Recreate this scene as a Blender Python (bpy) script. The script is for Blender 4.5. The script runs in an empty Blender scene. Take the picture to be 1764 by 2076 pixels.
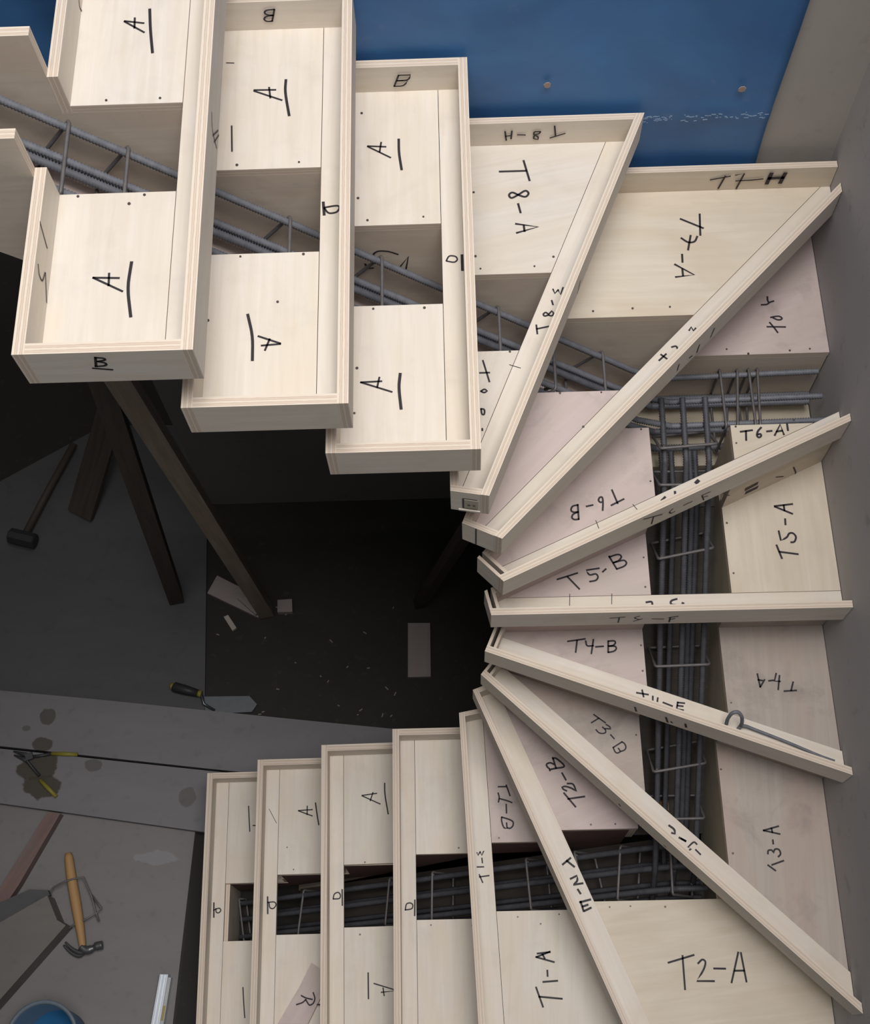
import bpy, bmesh, math, random
from mathutils import Vector, Matrix
random.seed(7)
S = bpy.context.scene
COL = S.collection

# ---------------------------------------------------------------- camera, light, exposure
cam = bpy.data.cameras.new('camera'); cam.sensor_fit = 'HORIZONTAL'; cam.sensor_width = 36.0
cam.lens = 2605.2273 / 1764 * 36.0
cam.clip_start = 0.05
co = bpy.data.objects.new('camera', cam); COL.objects.link(co)
co.location = (-0.04306254, -0.87665838, 4.09880159)
co.rotation_euler = (0.40270334, 0.02633224, -0.01821111)
S.camera = co

W = bpy.data.worlds.new('world'); S.world = W; W.use_nodes = True
W.node_tree.nodes['Background'].inputs[0].default_value = (0.86, 0.93, 1.0, 1)
W.node_tree.nodes['Background'].inputs[1].default_value = 0.125

def area(name, loc, target, size, power, col):
    l = bpy.data.lights.new(name, 'AREA'); l.shape = 'RECTANGLE'; l.size, l.size_y = size
    l.energy = power; l.color = col
    o = bpy.data.objects.new(name, l); COL.objects.link(o); o.location = loc
    o.rotation_euler = (Vector(target) - Vector(loc)).to_track_quat('-Z', 'Y').to_euler()
    return o
area('skylight', (0.4, -0.4, 6.9), (0.0, 0.0, 1.0), (2.8, 2.8), 312, (1.0, 0.985, 0.975))

S.view_settings.view_transform = 'Standard'; S.view_settings.look = 'None'
S.view_settings.exposure = 0.0; S.view_settings.gamma = 1.0
S.view_settings.use_curve_mapping = False

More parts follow.
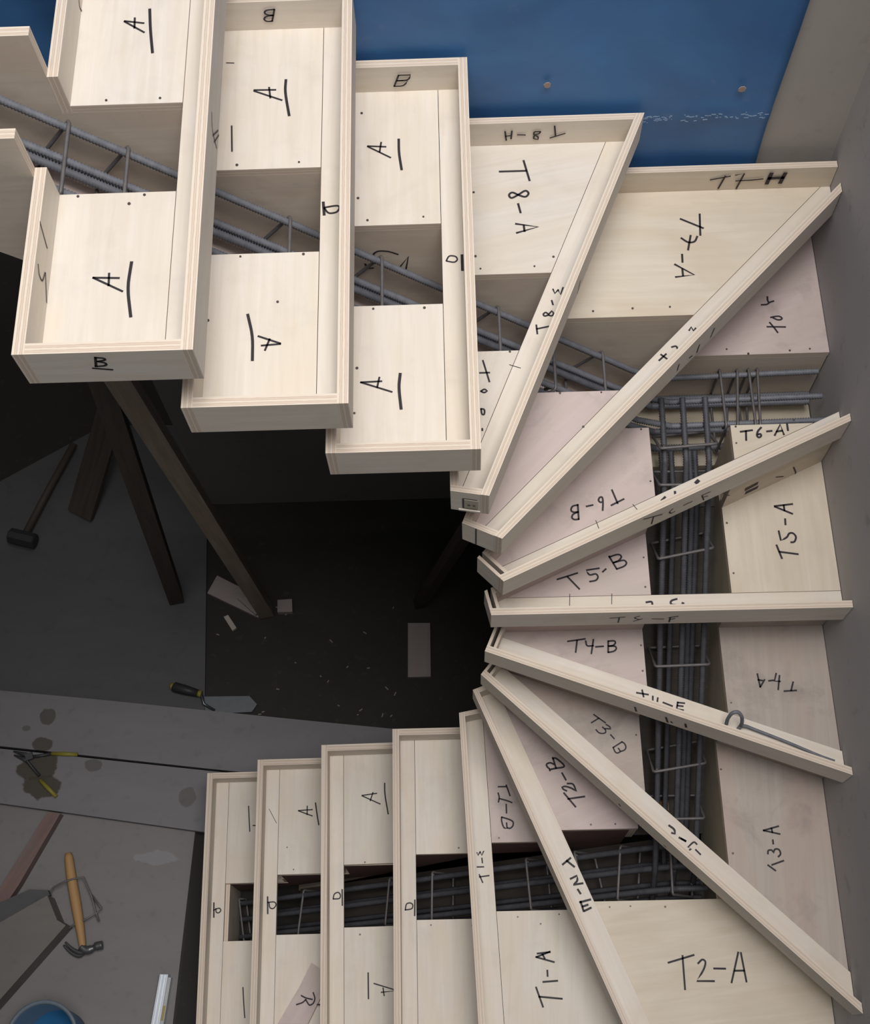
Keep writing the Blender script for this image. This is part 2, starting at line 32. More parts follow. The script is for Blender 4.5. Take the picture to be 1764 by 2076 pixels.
# ---------------------------------------------------------------- measured data, millimetres in world space
import json
D = json.loads(r"""{"NSW":{"8":0.061,"11":0.0616,"10":0.0587,"9":0.0515,"7":0.0597,"6":0.0626,"5":0.0635,"4":0.063},"FL":{"11":[[0.0155,0.0503],[0.361,0.8934]],"10":[[0.0417,0.0371],[0.798,0.8154]],"9":[[0.0476,0.0139],[0.8033,0.3581]],"8":[[0.0246,0.0011],[0.7996,-0.0021]],"7":[[0.0115,-0.0259],[0.7981,-0.3252]],"6":[[0.0036,-0.0302],[0.7958,-0.7996]],"5":[[-0.0154,-0.0204],[0.3027,-0.8088]],"4":[[-0.052,-0.034],[-0.0248,-0.7986]]},"EN":{"11":[-0.0584,0.0636],"10":[-0.0281,0.0698],"9":[-0.007,0.0707],"8":[0.0073,0.077],"7":[0.0311,0.0203],"6":[0.022,-0.0075],"5":[0.0021,-0.0137],"4":[-0.0018,-0.0247]},"marks":[{"L":14,"k":"soffit","w":3.5,"n":[0.0,0.0,1.0],"s":[[[-579,738,2450],[-546,732,2450]],[[-579,737,2450],[-544,712,2450]],[[-562,744,2450],[-561,722,2450]]]},{"L":14,"k":"soffit","w":5,"n":[0.0,0.0,1.0],"s":[[[-538,762,2450],[-534,718,2450],[-527,668,2450]]]},{"L":14,"k":"back","w":3,"n":[1.0,0.0,0.0],"s":[[[-654,770,2468],[-654,760,2461],[-654,768,2437],[-654,792,2430],[-654,809,2429]]]},{"L":14,"k":"front","w":3,"n":[1.0,0.0,0.0],"s":[[[-412,501,2495],[-412,475,2485],[-412,472,2445]],[[-412,470,2478],[-412,509,2443]],[[-412,467,2466],[-412,506,2435]]]},{"L":14,"k":"soffit","w":3.5,"n":[0.0,0.0,1.0],"s":[[[-588,230,2450],[-548,228,2450]],[[-588,230,2450],[-541,204,2450]],[[-564,237,2450],[-563,215,2450]]]},{"L":14,"k":"soffit","w":5,"n":[0.0,0.0,1.0],"s":[[[-531,256,2450],[-534,210,2450],[-525,159,2450]]]},{"L":14,"k":"back","w":3,"n":[1.0,0.0,0.0],"s":[[[-654,285,2520],[-654,267,2478]],[[-654,219,2506],[-654,206,2498],[-654,204,2481],[-654,225,2475]],[[-654,226,2473],[-654,186,2454]]]},{"L":14,"k":"end","w":4,"n":[0.0,-1.0,0.0],"s":[[[-555,59,2505],[-561,59,2479]],[[-556,59,2504],[-543,59,2502],[-543,59,2496],[-555,59,2493]],[[-555,59,2493],[-544,59,2488],[-546,59,2480],[-562,59,2479]],[[-567,59,2474],[-540,59,2468]]]},{"L":13,"k":"end","w":3.5,"n":[0.0,-1.0,0.0],"s":[[[-348,874,2328],[-356,874,2300]],[[-348,874,2328],[-363,874,2327],[-368,874,2321],[-363,874,2315],[-352,874,2314]],[[-352,874,2314],[-366,874,2312],[-371,874,2305],[-366,874,2299],[-356,874,2300]]]},{"L":13,"k":"soffit","w":3.5,"n":[0.0,0.0,1.0],"s":[[[-388,737,2275],[-349,736,2275]],[[-388,735,2275],[-337,712,2275]],[[-361,742,2275],[-358,718,2275]]]},{"L":13,"k":"soffit","w":5,"n":[0.0,0.0,1.0],"s":[[[-331,758,2275],[-332,731,2275],[-323,677,2275]]]},{"L":13,"k":"soffit","w":3,"n":[0.0,0.0,1.0],"s":[[[-425,658,2275],[-422,602,2275]]]},{"L":13,"k":"soffit","w":2,"n":[0.0,0.0,1.0],"s":[[[-441,802,2275],[-427,801,2275]]]},{"L":13,"k":"strip","w":3.5,"n":[0.0,0.0,1.0],"s":[[[-257,476,2275],[-234,480,2275],[-230,475,2275],[-235,465,2275],[-250,463,2275],[-257,475,2275]]]},{"L":13,"k":"strip","w":5,"n":[0.0,0.0,1.0],"s":[[[-259,487,2275],[-257,461,2275]]]},{"L":13,"k":"soffit","w":3.5,"n":[0.0,0.0,1.0],"s":[[[-362,224,2275],[-325,209,2275]],[[-325,208,2275],[-356,206,2275]],[[-343,218,2275],[-350,197,2275]]]},{"L":13,"k":"soffit","w":5,"n":[0.0,0.0,1.0],"s":[[[-381,266,2275],[-371,224,2275],[-370,179,2275]]]},{"L":12,"k":"end","w":3.5,"n":[0.0,-1.0,0.0],"s":[[[-133,874,2149],[-143,874,2119]],[[-133,874,2149],[-110,874,2149],[-114,874,2135],[-137,874,2134]],[[-137,874,2134],[-116,874,2134],[-124,874,2119],[-143,874,2119]]]},{"L":12,"k":"soffit","w":3.5,"n":[0.0,0.0,1.0],"s":[[[-196,746,2100],[-161,743,2100]],[[-196,745,2100],[-152,717,2100]],[[-170,754,2100],[-173,731,2100]]]},{"L":12,"k":"soffit","w":5,"n":[0.0,0.0,1.0],"s":[[[-136,760,2100],[-136,728,2100],[-131,688,2100]]]},{"L":12,"k":"strip","w":3,"n":[0.0,0.0,1.0],"s":[[[-50,479,2100],[-45,490,2100],[-32,488,2100],[-29,480,2100],[-35,474,2100],[-50,478,2100]]]},{"L":12,"k":"strip","w":5,"n":[0.0,0.0,1.0],"s":[[[-21,490,2100],[-21,457,2100]]]},{"L":12,"k":"soffit","w":3.5,"n":[0.0,0.0,1.0],"s":[[[-207,229,2100],[-170,230,2100]],[[-207,229,2100],[-152,208,2100]],[[-174,238,2100],[-178,218,2100]]]},{"L":12,"k":"soffit","w":5.5,"n":[0.0,0.0,1.0],"s":[[[-137,244,2100],[-140,217,2100],[-136,174,2100]]]},{"L":12,"k":"beam","w":4,"n":[0.0,-1.0,0.0],"s":[[[-194,562,1992],[-191,562,2011],[-180,562,2019],[-161,562,2016],[-144,562,2005]],[[-210,562,1976],[-205,562,1960],[-195,562,1961]],[[-146,562,1955],[-124,562,1997],[-132,562,1946]]]},{"L":11,"k":"end","w":3.5,"n":[0.0,-1.0,0.0],"s":[[[77,877,1972],[80,877,1944]],[[91,877,1973],[90,878,1947]],[[78,877,1957],[91,877,1959]],[[103,878,1959],[119,877,1959]],[[149,877,1968],[137,877,1969],[136,877,1959],[146,878,1952],[146,877,1944],[136,877,1946],[138,878,1957],[148,877,1962],[150,877,1968]],[[178,877,1984],[182,877,1952]],[[171,878,1946],[201,877,1960]]]},{"L":11,"k":"soffit","w":4.5,"n":[0.0,0.0,1.0],"s":[[[115,838,1925],[125,787,1925]],[[64,812,1925],[119,812,1925]],[[100,752,1925],[88,760,1925],[80,753,1925],[85,743,1925],[100,752,1925],[116,764,1925],[123,755,1925],[115,745,1925],[100,752,1925]],[[99,730,1925],[103,708,1925]],[[92,681,1925],[137,672,1925],[93,659,1925]],[[108,677,1925],[109,662,1925]]]},{"L":11,"k":"soffit","w":3.5,"n":[0.0,0.0,1.0],"s":[[[15,366,1925],[26,319,1925]],[[8,339,1925],[27,339,1925]],[[9,299,1925],[16,304,1925],[21,299,1925],[15,295,1925],[9,299,1925]],[[8,261,1925],[15,260,1925],[14,248,1925],[9,249,1925],[8,261,1925]],[[9,219,1925],[9,215,1925]]]},{"L":11,"k":"strip","w":3.5,"n":[0.0,0.0,1.0],"s":[[[122,442,1925],[123,422,1925]],[[122,433,1925],[146,438,1925]],[[147,464,1925],[139,461,1925],[136,466,1925],[142,471,1925],[147,465,1925],[154,473,1925],[158,466,1925],[153,461,1925],[147,464,1925]],[[155,497,1925],[157,487,1925]],[[159,523,1925],[162,513,1925],[169,521,1925]],[[169,521,1925],[173,510,1925],[179,526,1925]]]},{"L":11,"k":"strip","w":1.5,"n":[0.0,0.0,1.0],"s":[[[66,355,1925],[87,347,1925]]]},{"L":11,"k":"front","w":4,"n":[0.9253,-0.3792,0.0],"s":[[[212,529,1944],[208,521,1911]]]},{"L":10,"k":"end","w":4,"n":[0.0,-1.0,0.0],"s":[[[529,878,1790],[570,877,1802]],[[559,877,1803],[551,877,1760]],[[581,877,1805],[599,877,1810],[591,877,1758]],[[585,877,1785],[617,877,1786]],[[619,877,1786],[643,877,1789]]]},{"L":10,"k":"end","w":9,"n":[0.0,-1.0,0.0],"s":[[[658,877,1807],[655,877,1772]],[[688,877,1806],[684,877,1773]],[[656,877,1790],[686,877,1791]]]},{"L":10,"k":"soffit","w":4.5,"n":[0.0,0.0,1.0],"s":[[[506,817,1750],[502,762,1750]],[[463,806,1750],[510,780,1750]],[[460,756,1750],[474,743,1750],[489,745,1750],[495,759,1750]],[[481,762,1750],[472,725,1750]],[[458,714,1750],[457,694,1750]],[[440,689,1750],[479,661,1750],[439,657,1750]],[[455,677,1750],[455,659,1750]]]},{"L":10,"k":"strip","w":4,"n":[0.0,0.0,1.0],"s":[[[386,454,1750],[402,469,1750]],[[391,468,1750],[403,457,1750]],[[415,485,1750],[425,488,1750],[427,479,1750]],[[455,524,1750],[460,532,1750],[464,523,1750],[469,529,1750]]]},{"L":10,"k":"front","w":4,"n":[0.7172,-0.6969,0.0],"s":[[[501,509,1782],[498,507,1749]],[[468,476,1773],[467,474,1745]],[[420,426,1782],[420,427,1754]],[[447,454,1758],[455,462,1752]]]},{"L":9,"k":"soffit","w":4,"n":[0.0,0.0,1.0],"s":[[[668,632,1575],[709,630,1575]],[[675,643,1575],[683,630,1575],[690,616,1575]],[[679,656,1575],[687,658,1575],[699,659,1575],[705,653,1575],[701,649,1575],[693,649,1575],[684,655,1575]],[[662,690,1575],[675,690,1575],[681,696,1575],[691,699,1575]],[[678,711,1575],[677,702,1575],[679,696,1575]]]},{"L":9,"k":"soffit","w":4,"n":[0.0,0.0,1.0],"s":[[[215,208,1575],[215,174,1575]],[[215,207,1575],[203,205,1575],[199,195,1575],[204,190,1575],[215,191,1575]],[[215,191,1575],[203,186,1575],[200,178,1575],[205,173,1575],[215,174,1575]],[[233,203,1575],[247,206,1575]],[[267,193,1575],[269,209,1575],[269,224,1575],[263,224,1575],[259,217,1575],[263,211,1575],[269,213,1575]],[[290,240,1575],[300,208,1575]],[[286,204,1575],[314,218,1575]]]},{"L":9,"k":"front","w":3.5,"n":[0.4145,-0.91,0.0],"s":[[[344,149,1627],[387,168,1605]],[[367,160,1613],[368,160,1574]],[[410,179,1607],[403,176,1597],[410,179,1582],[418,183,1584]],[[435,190,1599],[454,199,1597]],[[474,208,1607],[484,213,1571]],[[474,208,1607],[492,216,1606]],[[479,211,1590],[490,215,1587]]]},{"L":9,"k":"strip","w":5,"n":[0.0,0.0,1.0],"s":[[[394,212,1575],[402,220,1575]],[[424,232,1575],[424,224,1575]]]},{"L":9,"k":"strip","w":8,"n":[0.0,0.0,1.0],"s":[[[471,251,1575],[476,256,1575]]]},{"L":9,"k":"strip","w":1.5,"n":[0.0,0.0,1.0],"s":[[[251,170,1575],[256,152,1575]],[[332,205,1575],[340,193,1575]]]},{"L":9,"k":"soffit","w":4.5,"n":[0.0,0.0,1.0],"s":[[[579,370,1575],[605,373,1575]],[[591,372,1575],[589,349,1575]],[[625,379,1575],[616,370,1575],[613,359,1575],[617,354,1575],[623,358,1575],[622,364,1575],[615,362,1575]],[[636,369,1575],[647,370,1575]],[[652,359,1575],[667,385,1575],[672,360,1575]],[[657,368,1575],[670,370,1575]],[[682,387,1575],[682,370,1575]]]},{"L":8,"k":"soffit","w":4,"n":[0.0,0.0,1.0],"s":[[[176,103,1400],[222,117,1400]],[[199,109,1400],[224,79,1400]],[[271,127,1400],[242,123,1400],[248,110,1400],[263,115,1400],[268,107,1400],[263,98,1400],[248,96,1400]],[[278,118,1400],[286,125,1400]],[[295,155,1400],[310,124,1400]],[[295,153,1400],[316,160,1400],[324,154,1400],[317,144,1400],[303,139,1400]],[[303,139,1400],[328,146,1400],[334,138,1400],[328,130,1400],[310,124,1400]]]},{"L":8,"k":"strip","w":4.5,"n":[0.0,0.0,1.0],"s":[[[369,44,1400],[382,46,1400],[382,37,1400]],[[437,50,1400],[425,47,1400],[422,42,1400],[424,37,1400],[433,36,1400]]]},{"L":8,"k":"strip","w":5,"n":[0.0,0.0,1.0],"s":[[[448,40,1400],[451,39,1400]]]},{"L":8,"k":"strip","w":1.5,"n":[0.0,0.0,1.0],"s":[[[202,68,1400],[200,41,1400]],[[295,66,1400],[293,42,1400]]]},{"L":8,"k":"front","w":3.5,"n":[-0.0041,-1.0,0.0],"s":[[[283,0,1430],[315,0,1436]],[[303,0,1433],[304,0,1399]],[[346,0,1439],[334,0,1429],[347,0,1416],[355,0,1421],[337,0,1405]],[[376,0,1418],[401,-1,1418]],[[414,-1,1429],[416,-1,1397]],[[411,-1,1427],[430,-1,1434]],[[416,-1,1414],[425,-1,1419]]]},{"L":8,"k":"soffit","w":4.5,"n":[0.0,0.0,1.0],"s":[[[671,171,1400],[679,139,1400]],[[675,155,1400],[716,148,1400]],[[680,205,1400],[682,182,1400],[697,189,1400],[702,199,1400],[711,200,1400],[718,190,1400],[712,177,1400],[704,177,1400]],[[698,234,1400],[697,220,1400]],[[678,266,1400],[719,270,1400]],[[678,265,1400],[716,246,1400]],[[699,268,1400],[699,254,1400]]]},{"L":7,"k":"soffit","w":4,"n":[0.0,0.0,1.0],"s":[[[206,13,1225],[247,18,1225]],[[228,15,1225],[223,-14,1225]],[[248,13,1225],[249,0,1225],[265,1,1225]],[[266,16,1225],[259,-18,1225]],[[270,-2,1225],[288,-1,1225]],[[300,11,1225],[298,-16,1225]],[[300,11,1225],[315,12,1225],[317,6,1225],[311,0,1225],[299,-1,1225]],[[299,-1,1225],[316,-1,1225],[318,-8,1225],[312,-14,1225],[298,-16,1225]]]},{"L":7,"k":"strip","w":4,"n":[0.0,0.0,1.0],"s":[[[354,-117,1239],[380,-122,1239]],[[367,-111,1239],[369,-127,1239]],[[390,-126,1239],[389,-137,1239]],[[401,-130,1239],[399,-139,1239]],[[412,-141,1239],[432,-150,1239]],[[445,-141,1239],[441,-158,1239]],[[445,-142,1239],[460,-144,1239]],[[443,-149,1239],[456,-151,1239]],[[441,-157,1239],[456,-160,1239]]]},{"L":7,"k":"front","w":5,"n":[-0.3556,-0.9347,0.0],"s":[[[346,-153,1252],[352,-156,1225]],[[413,-179,1255],[421,-182,1222]],[[455,-195,1255],[460,-197,1231]],[[427,-184,1234],[430,-185,1228]]]},{"L":7,"k":"soffit","w":4,"n":[0.0,0.0,1.0],"s":[[[635,-76,1225],[638,-107,1225]],[[650,-90,1225],[638,-107,1225]],[[635,-90,1225],[645,-92,1225]],[[659,-93,1225],[670,-92,1225]],[[678,-76,1225],[672,-94,1225],[685,-95,1225]],[[685,-81,1225],[678,-114,1225]],[[691,-118,1225],[719,-117,1225]],[[714,-97,1225],[707,-117,1225]]]},{"L":6,"k":"soffit","w":3.5,"n":[0.0,0.0,1.0],"s":[[[273,-118,1050],[300,-139,1050]],[[285,-127,1050],[266,-138,1050]],[[276,-155,1050],[282,-163,1050],[291,-165,1050],[299,-163,1050],[299,-156,1050],[295,-152,1050],[292,-149,1050]],[[298,-153,1050],[312,-154,1050],[309,-148,1050],[301,-143,1050]],[[310,-168,1050],[318,-178,1050]],[[336,-186,1050],[314,-199,1050]],[[314,-199,1050],[318,-211,1050],[324,-213,1050],[331,-209,1050],[326,-201,1050]],[[331,-209,1050],[341,-206,1050],[345,-199,1050],[342,-190,1050],[336,-186,1050]]]},{"L":6,"k":"strip","w":5,"n":[0.0,0.0,1.0],"s":[[[428,-387,1064],[440,-396,1064],[440,-406,1064],[433,-404,1064]],[[449,-415,1064],[463,-423,1064]]]},{"L":6,"k":"strip","w":4,"n":[0.0,0.0,1.0],"s":[[[488,-431,1064],[482,-424,1064],[467,-437,1064],[474,-441,1064],[463,-447,1064]],[[484,-443,1064],[494,-454,1064]],[[453,-417,1064],[463,-424,1064]]]},{"L":6,"k":"front","w":5,"n":[-0.6967,-0.7173,0.0],"s":[[[317,-334,1062],[320,-338,1057]],[[415,-429,1051],[419,-433,1048]]]},{"L":6,"k":"soffit","w":4,"n":[0.0,0.0,1.0],"s":[[[647,-401,1050],[683,-392,1050]],[[647,-401,1050],[684,-410,1050]],[[666,-396,1050],[667,-406,1050]],[[666,-423,1050],[666,-432,1050]],[[651,-454,1050],[652,-446,1050],[661,-445,1050],[664,-452,1050],[668,-443,1050],[678,-444,1050],[681,-455,1050],[674,-461,1050]],[[648,-479,1050],[664,-492,1050]],[[657,-479,1050],[685,-470,1050]]]},{"L":5,"k":"soffit","w":4.5,"n":[0.0,0.0,1.0],"s":[[[181,-182,875],[188,-209,875]],[[181,-185,875],[188,-182,875],[208,-200,875],[209,-207,875],[188,-209,875]],[[183,-199,875],[174,-194,875],[164,-198,875],[165,-204,875],[173,-212,875],[172,-215,875]],[[188,-209,875],[172,-212,875]],[[202,-221,875],[211,-239,875]],[[214,-248,875],[229,-248,875],[235,-268,875],[225,-260,875],[208,-254,875],[200,-257,875],[203,-262,875],[211,-266,875]],[[204,-271,875],[217,-288,875],[231,-306,875]],[[213,-286,875],[255,-281,875]]]},{"L":5,"k":"strip","w":5,"n":[0.0,0.0,1.0],"s":[[[190,-446,889],[210,-431,889]],[[200,-437,889],[218,-452,889]],[[207,-480,889],[223,-473,889],[224,-485,889],[213,-494,889],[236,-491,889]],[[223,-505,889],[229,-515,889]],[[228,-533,889],[234,-556,889]],[[226,-535,889],[252,-529,889]],[[232,-545,889],[245,-541,889]],[[236,-555,889],[252,-548,889]]]},{"L":5,"k":"soffit","w":4.5,"n":[0.0,0.0,1.0],"s":[[[427,-675,875],[489,-659,875]],[[462,-660,875],[461,-735,875]],[[497,-678,875],[508,-668,875],[516,-674,875],[510,-691,875],[490,-717,875],[531,-718,875]],[[533,-690,875],[560,-691,875]],[[571,-722,875],[594,-655,875]],[[600,-656,875],[606,-721,875]],[[581,-696,875],[603,-696,875]]]},{"L":4,"k":"soffit","w":4,"n":[0.0,0.0,1.0],"s":[[[46,-218,700],[67,-218,700]],[[67,-214,700],[71,-226,700],[76,-242,700]],[[45,-234,700],[48,-245,700],[45,-258,700]],[[48,-249,700],[69,-255,700],[80,-260,700]],[[65,-264,700],[65,-287,700]],[[52,-297,700],[51,-307,700],[56,-325,700],[65,-326,700],[64,-312,700]],[[52,-297,700],[71,-303,700],[82,-309,700],[81,-320,700],[73,-327,700],[66,-325,700]]]},{"L":4,"k":"strip","w":3.5,"n":[0.0,0.0,1.0],"s":[[[-15,-386,700],[-13,-393,700],[-7,-384,700]],[[-7,-384,700],[-3,-393,700],[2,-383,700]],[[-3,-400,700],[-2,-412,700]],[[-16,-422,700],[1,-422,700]],[[-11,-447,700],[14,-444,700]],[[-11,-441,700],[-3,-461,700]]]},{"L":4,"k":"soffit","w":4.5,"n":[0.0,0.0,1.0],"s":[[[124,-644,700],[169,-657,700]],[[128,-636,700],[160,-633,700]],[[141,-638,700],[146,-648,700]],[[126,-644,700],[160,-632,700]],[[151,-676,700],[151,-690,700]],[[139,-703,700],[175,-701,700]],[[121,-715,700],[136,-761,700]],[[127,-737,700],[184,-743,700]]]},{"L":8,"k":"back","w":17,"n":[0.4145,-0.91,0.0],"s":[[[607,287,1455],[628,297,1458]],[[613,290,1430],[634,300,1430]]]},{"L":8,"k":"back","w":3.5,"n":[0.4145,-0.91,0.0],"s":[[[717,337,1456],[738,347,1399],[728,342,1390]],[[679,320,1441],[701,330,1422]],[[557,265,1473],[564,268,1466]]]},{"L":3,"k":"strip","w":3.5,"n":[0.0,0.0,1.0],"s":[[[-210,-506,525],[-207,-489,525],[-195,-488,525],[-189,-493,525],[-191,-504,525],[-210,-506,525]]]},{"L":3,"k":"strip","w":4,"n":[0.0,0.0,1.0],"s":[[[-184,-481,525],[-185,-521,525]]]},{"L":2,"k":"soffit","w":3.5,"n":[0.0,0.0,1.0],"s":[[[-341,-166,350],[-298,-161,350]],[[-341,-167,350],[-288,-192,350]],[[-309,-158,350],[-317,-182,350]]]},{"L":2,"k":"soffit","w":4,"n":[0.0,0.0,1.0],"s":[[[-275,-132,350],[-275,-163,350],[-265,-221,350]]]},{"L":2,"k":"soffit","w":4,"n":[0.0,0.0,1.0],"s":[[[-322,-652,350],[-321,-719,350]]]},{"L":2,"k":"soffit","w":3.5,"n":[0.0,0.0,1.0],"s":[[[-306,-680,350],[-244,-699,350],[-286,-703,350]],[[-281,-692,350],[-278,-712,350]]]},{"L":2,"k":"strip","w":3.5,"n":[0.0,0.0,1.0],"s":[[[-421,-454,350],[-419,-440,350],[-407,-435,350],[-400,-443,350],[-402,-454,350],[-421,-454,350]]]},{"L":2,"k":"strip","w":4,"n":[0.0,0.0,1.0],"s":[[[-396,-429,350],[-395,-472,350]]]},{"L":1,"k":"soffit","w":3.5,"n":[0.0,0.0,1.0],"s":[[[-548,-174,175],[-505,-172,175]],[[-547,-175,175],[-505,-191,175]],[[-521,-161,175],[-521,-187,175]]]},{"L":1,"k":"soffit","w":4,"n":[0.0,0.0,1.0],"s":[[[-496,-152,175],[-492,-180,175],[-485,-218,175]]]},{"L":1,"k":"soffit","w":1.5,"n":[0.0,0.0,1.0],"s":[[[-637,-167,175],[-613,-210,175]]]},{"L":1,"k":"strip","w":3.5,"n":[0.0,0.0,1.0],"s":[[[-633,-440,175],[-611,-438,175],[-606,-448,175],[-615,-459,175],[-626,-456,175],[-628,-441,175]]]},{"L":1,"k":"strip","w":4.5,"n":[0.0,0.0,1.0],"s":[[[-633,-424,175],[-631,-472,175]]]},{"L":0,"k":"strip","w":3.5,"n":[0.0,0.0,1.0],"s":[[[-825,-440,0],[-807,-433,0],[-801,-441,0],[-808,-449,0],[-817,-447,0],[-818,-435,0]]]},{"L":0,"k":"strip","w":4.5,"n":[0.0,0.0,1.0],"s":[[[-825,-418,0],[-823,-461,0]]]},{"L":0,"k":"soffit","w":3.5,"n":[0.0,0.0,1.0],"s":[[[-729,-125,0],[-726,-161,0],[-722,-204,0]],[[-713,-186,0],[-702,-186,0]]]},{"L":0,"k":"soffit","w":3.5,"n":[0.0,0.0,1.0],"s":[[[-725,-665,0],[-721,-709,0],[-716,-750,0]]]}],"scrap":[[-498,-612,191],[-469,-632,191],[-464,-695,191],[-505,-776,191],[-589,-774,191],[-529,-675,191]],"rm":[[[-491,-693,192],[-485,-708,192],[-489,-721,192],[-499,-727,192],[-504,-724,192],[-512,-711,192]],[[-525,-700,192],[-512,-707,192],[-493,-711,192]],[[-512,-711,192],[-520,-719,192],[-538,-724,192]],[[-479,-725,192],[-463,-726,192]]],"nails":[[14,-596,571],[14,-508,572],[14,-625,382],[14,-520,381],[14,-663,607],[14,-543,365],[13,-412,572],[13,-303,574],[13,-398,381],[13,-291,382],[13,-447,257],[13,-332,289],[12,-196,574],[12,-91,578],[12,-185,380],[12,-92,379],[12,-208,826],[12,-214,625],[12,-214,258],[12,-218,168],[11,17,576],[11,125,578],[11,68,384],[11,9,762],[11,8,606],[11,164,599],[10,257,578],[10,341,582],[10,420,583],[10,176,384],[10,261,383],[10,219,305],[9,571,577],[9,618,564],[9,711,569],[9,756,572],[9,374,258],[9,364,383],[9,570,383],[9,698,395],[9,567,343],[8,372,150],[8,370,80],[8,566,228],[8,568,107],[7,375,-1],[7,374,-62],[7,568,-142],[7,78,-1],[6,371,-170],[6,571,-451],[6,564,-257],[5,266,-350],[5,326,-350],[5,298,-546],[5,348,-545],[5,431,-548],[4,43,-350],[4,83,-547],[4,188,-543],[4,140,-565],[3,-63,-347],[3,-142,-546],[3,-32,-549],[2,-332,-355],[2,-345,-551],[1,-558,-347],[1,-579,-282]],"flo":{"plank1":[[-1728,328,-150],[-1281,275,-150],[-538,181,-150],[-8,116,-150],[-14,-79,-150],[-897,30,-150],[-1704,136,-150]],"plank2":[[-1703,127,-150],[-897,23,-150],[-14,-85,-150],[-20,-288,-150],[-895,-178,-150],[-1681,-53,-150]],"slab":[[-1705,52,-180],[-933,-32,-180],[-933,-177,-180],[-970,-758,-180],[-979,-904,-180],[-1587,-894,-180]],"sheetA":[[-1875,1056,-205],[-1737,1130,-205],[-1369,1352,-205],[-972,1340,-205],[-950,805,-205],[-925,174,-205],[-1765,194,-205]],"board":[[-946,1302,-205],[-20,1273,-205],[-26,1015,-205],[-923,1030,-205]],"offcut1":[[-226,538,-200],[-148,536,-200],[-149,342,-200],[-228,342,-200]],"offcut2":[[-908,734,-200],[-745,644,-200],[-753,571,-200],[-940,668,-200]],"offcut3":[[-687,633,-200],[-636,635,-200],[-633,587,-200],[-686,587,-200]],"offcut4":[[-878,579,-205],[-863,586,-205],[-831,538,-205],[-845,527,-205]],"offcut5":[[-830,641,-185],[-796,644,-185],[-738,591,-185],[-762,577,-185]],"batten":[[-1578,-401,-140],[-1416,-101,-140],[-1373,-109,-140],[-1486,-334,-140],[-1556,-450,-140]],"beamA":[[-1608,-421,-120],[-1442,-351,-120],[-1383,-354,-120],[-1375,-370,-120],[-1599,-496,-120]],"beamB":[[-1635,-517,-120],[-1377,-373,-120],[-1338,-449,-120],[-1309,-465,-120],[-1599,-805,-120]],"hammerH":[[-1339,-235,-155],[-1321,-313,-155],[-1298,-398,-155],[-1279,-470,-155],[-1270,-507,-155],[-1265,-528,-155]],"hammerC":[[-1326,-515,-160],[-1302,-536,-160],[-1274,-548,-160],[-1259,-537,-160]],"hammerF":[[-1270,-526,-155],[-1254,-537,-155],[-1234,-532,-155],[-1219,-525,-155],[-1203,-522,-155]],"wire":[[-1319,-473,-150],[-1298,-459,-150],[-1264,-444,-150],[-1230,-426,-150],[-1249,-373,-150],[-1280,-313,-150],[-1311,-319,-150],[-1342,-329,-150],[-1373,-343,-150],[-1390,-365,-150],[-1369,-404,-150],[-1347,-444,-150]],"wireh":[[-1219,-450,-150],[-1230,-426,-150],[-1214,-411,-150],[-1249,-369,-150]],"pl":[[-1552,102,-142],[-1548,89,-142],[-1507,72,-142],[-1495,82,-142],[-1511,90,-142],[-1468,84,-142],[-1422,91,-142],[-1334,86,-142],[-1507,72,-142],[-1456,18,-142],[-1452,3,-142],[-1392,-53,-142]],"trH":[[-1045,327,-170],[-1031,320,-170],[-948,296,-170],[-937,293,-170],[-928,260,-170]],"trB":[[-932,290,-192],[-775,288,-192],[-747,258,-192],[-764,232,-192],[-864,229,-192],[-922,220,-192]],"level1":[[-1011,-614,-140],[-985,-615,-140],[-1005,-784,-140],[-1032,-783,-140]],"level2":[[-987,-623,-150],[-977,-624,-150],[-995,-784,-150],[-1005,-784,-150]],"levelY":[[-1000,-706,-149],[-989,-706,-149],[-994,-749,-149],[-1004,-749,-149]],"bucket":[[-1317,-798,20],[-1211,-800,20]],"prop1":[[-727,594,-205],[-733,430,1823]],"prop2":[[-1050,656,-190],[-834,535,1548]],"prop3":[[-186,612,-220],[7,440,981]],"sledge":[[-1663,898,-170],[-1566,871,-170],[-1608,897,-170],[-1537,1080,-170],[-1463,1259,-170]],"dboard":[[-1499,966,-190],[-1535,1000,-190],[-1370,1308,-190],[-1331,1275,-190]],"tarpdots":[[160,905,2073],[552,905,2043]],"seam":[[348,905,1971],[626,905,1952]],"hookA":[[543,-201,1269],[544,-193,1289],[551,-186,1307],[563,-185,1309],[572,-192,1299],[576,-200,1279],[577,-202,1259]],"hookB":[[573,-208,1246],[578,-203,1252],[589,-203,1252],[608,-210,1249],[682,-242,1247],[744,-271,1246],[777,-284,1245]],"chip":[[457,-299,824]]},"st":{"up":[-760,-660,-579,-467,-333,-174,54,286],"mid":[386,352,285,162,-47,-248,-353],"low":[-553,-274,-142,119,246,338,455]}}""")


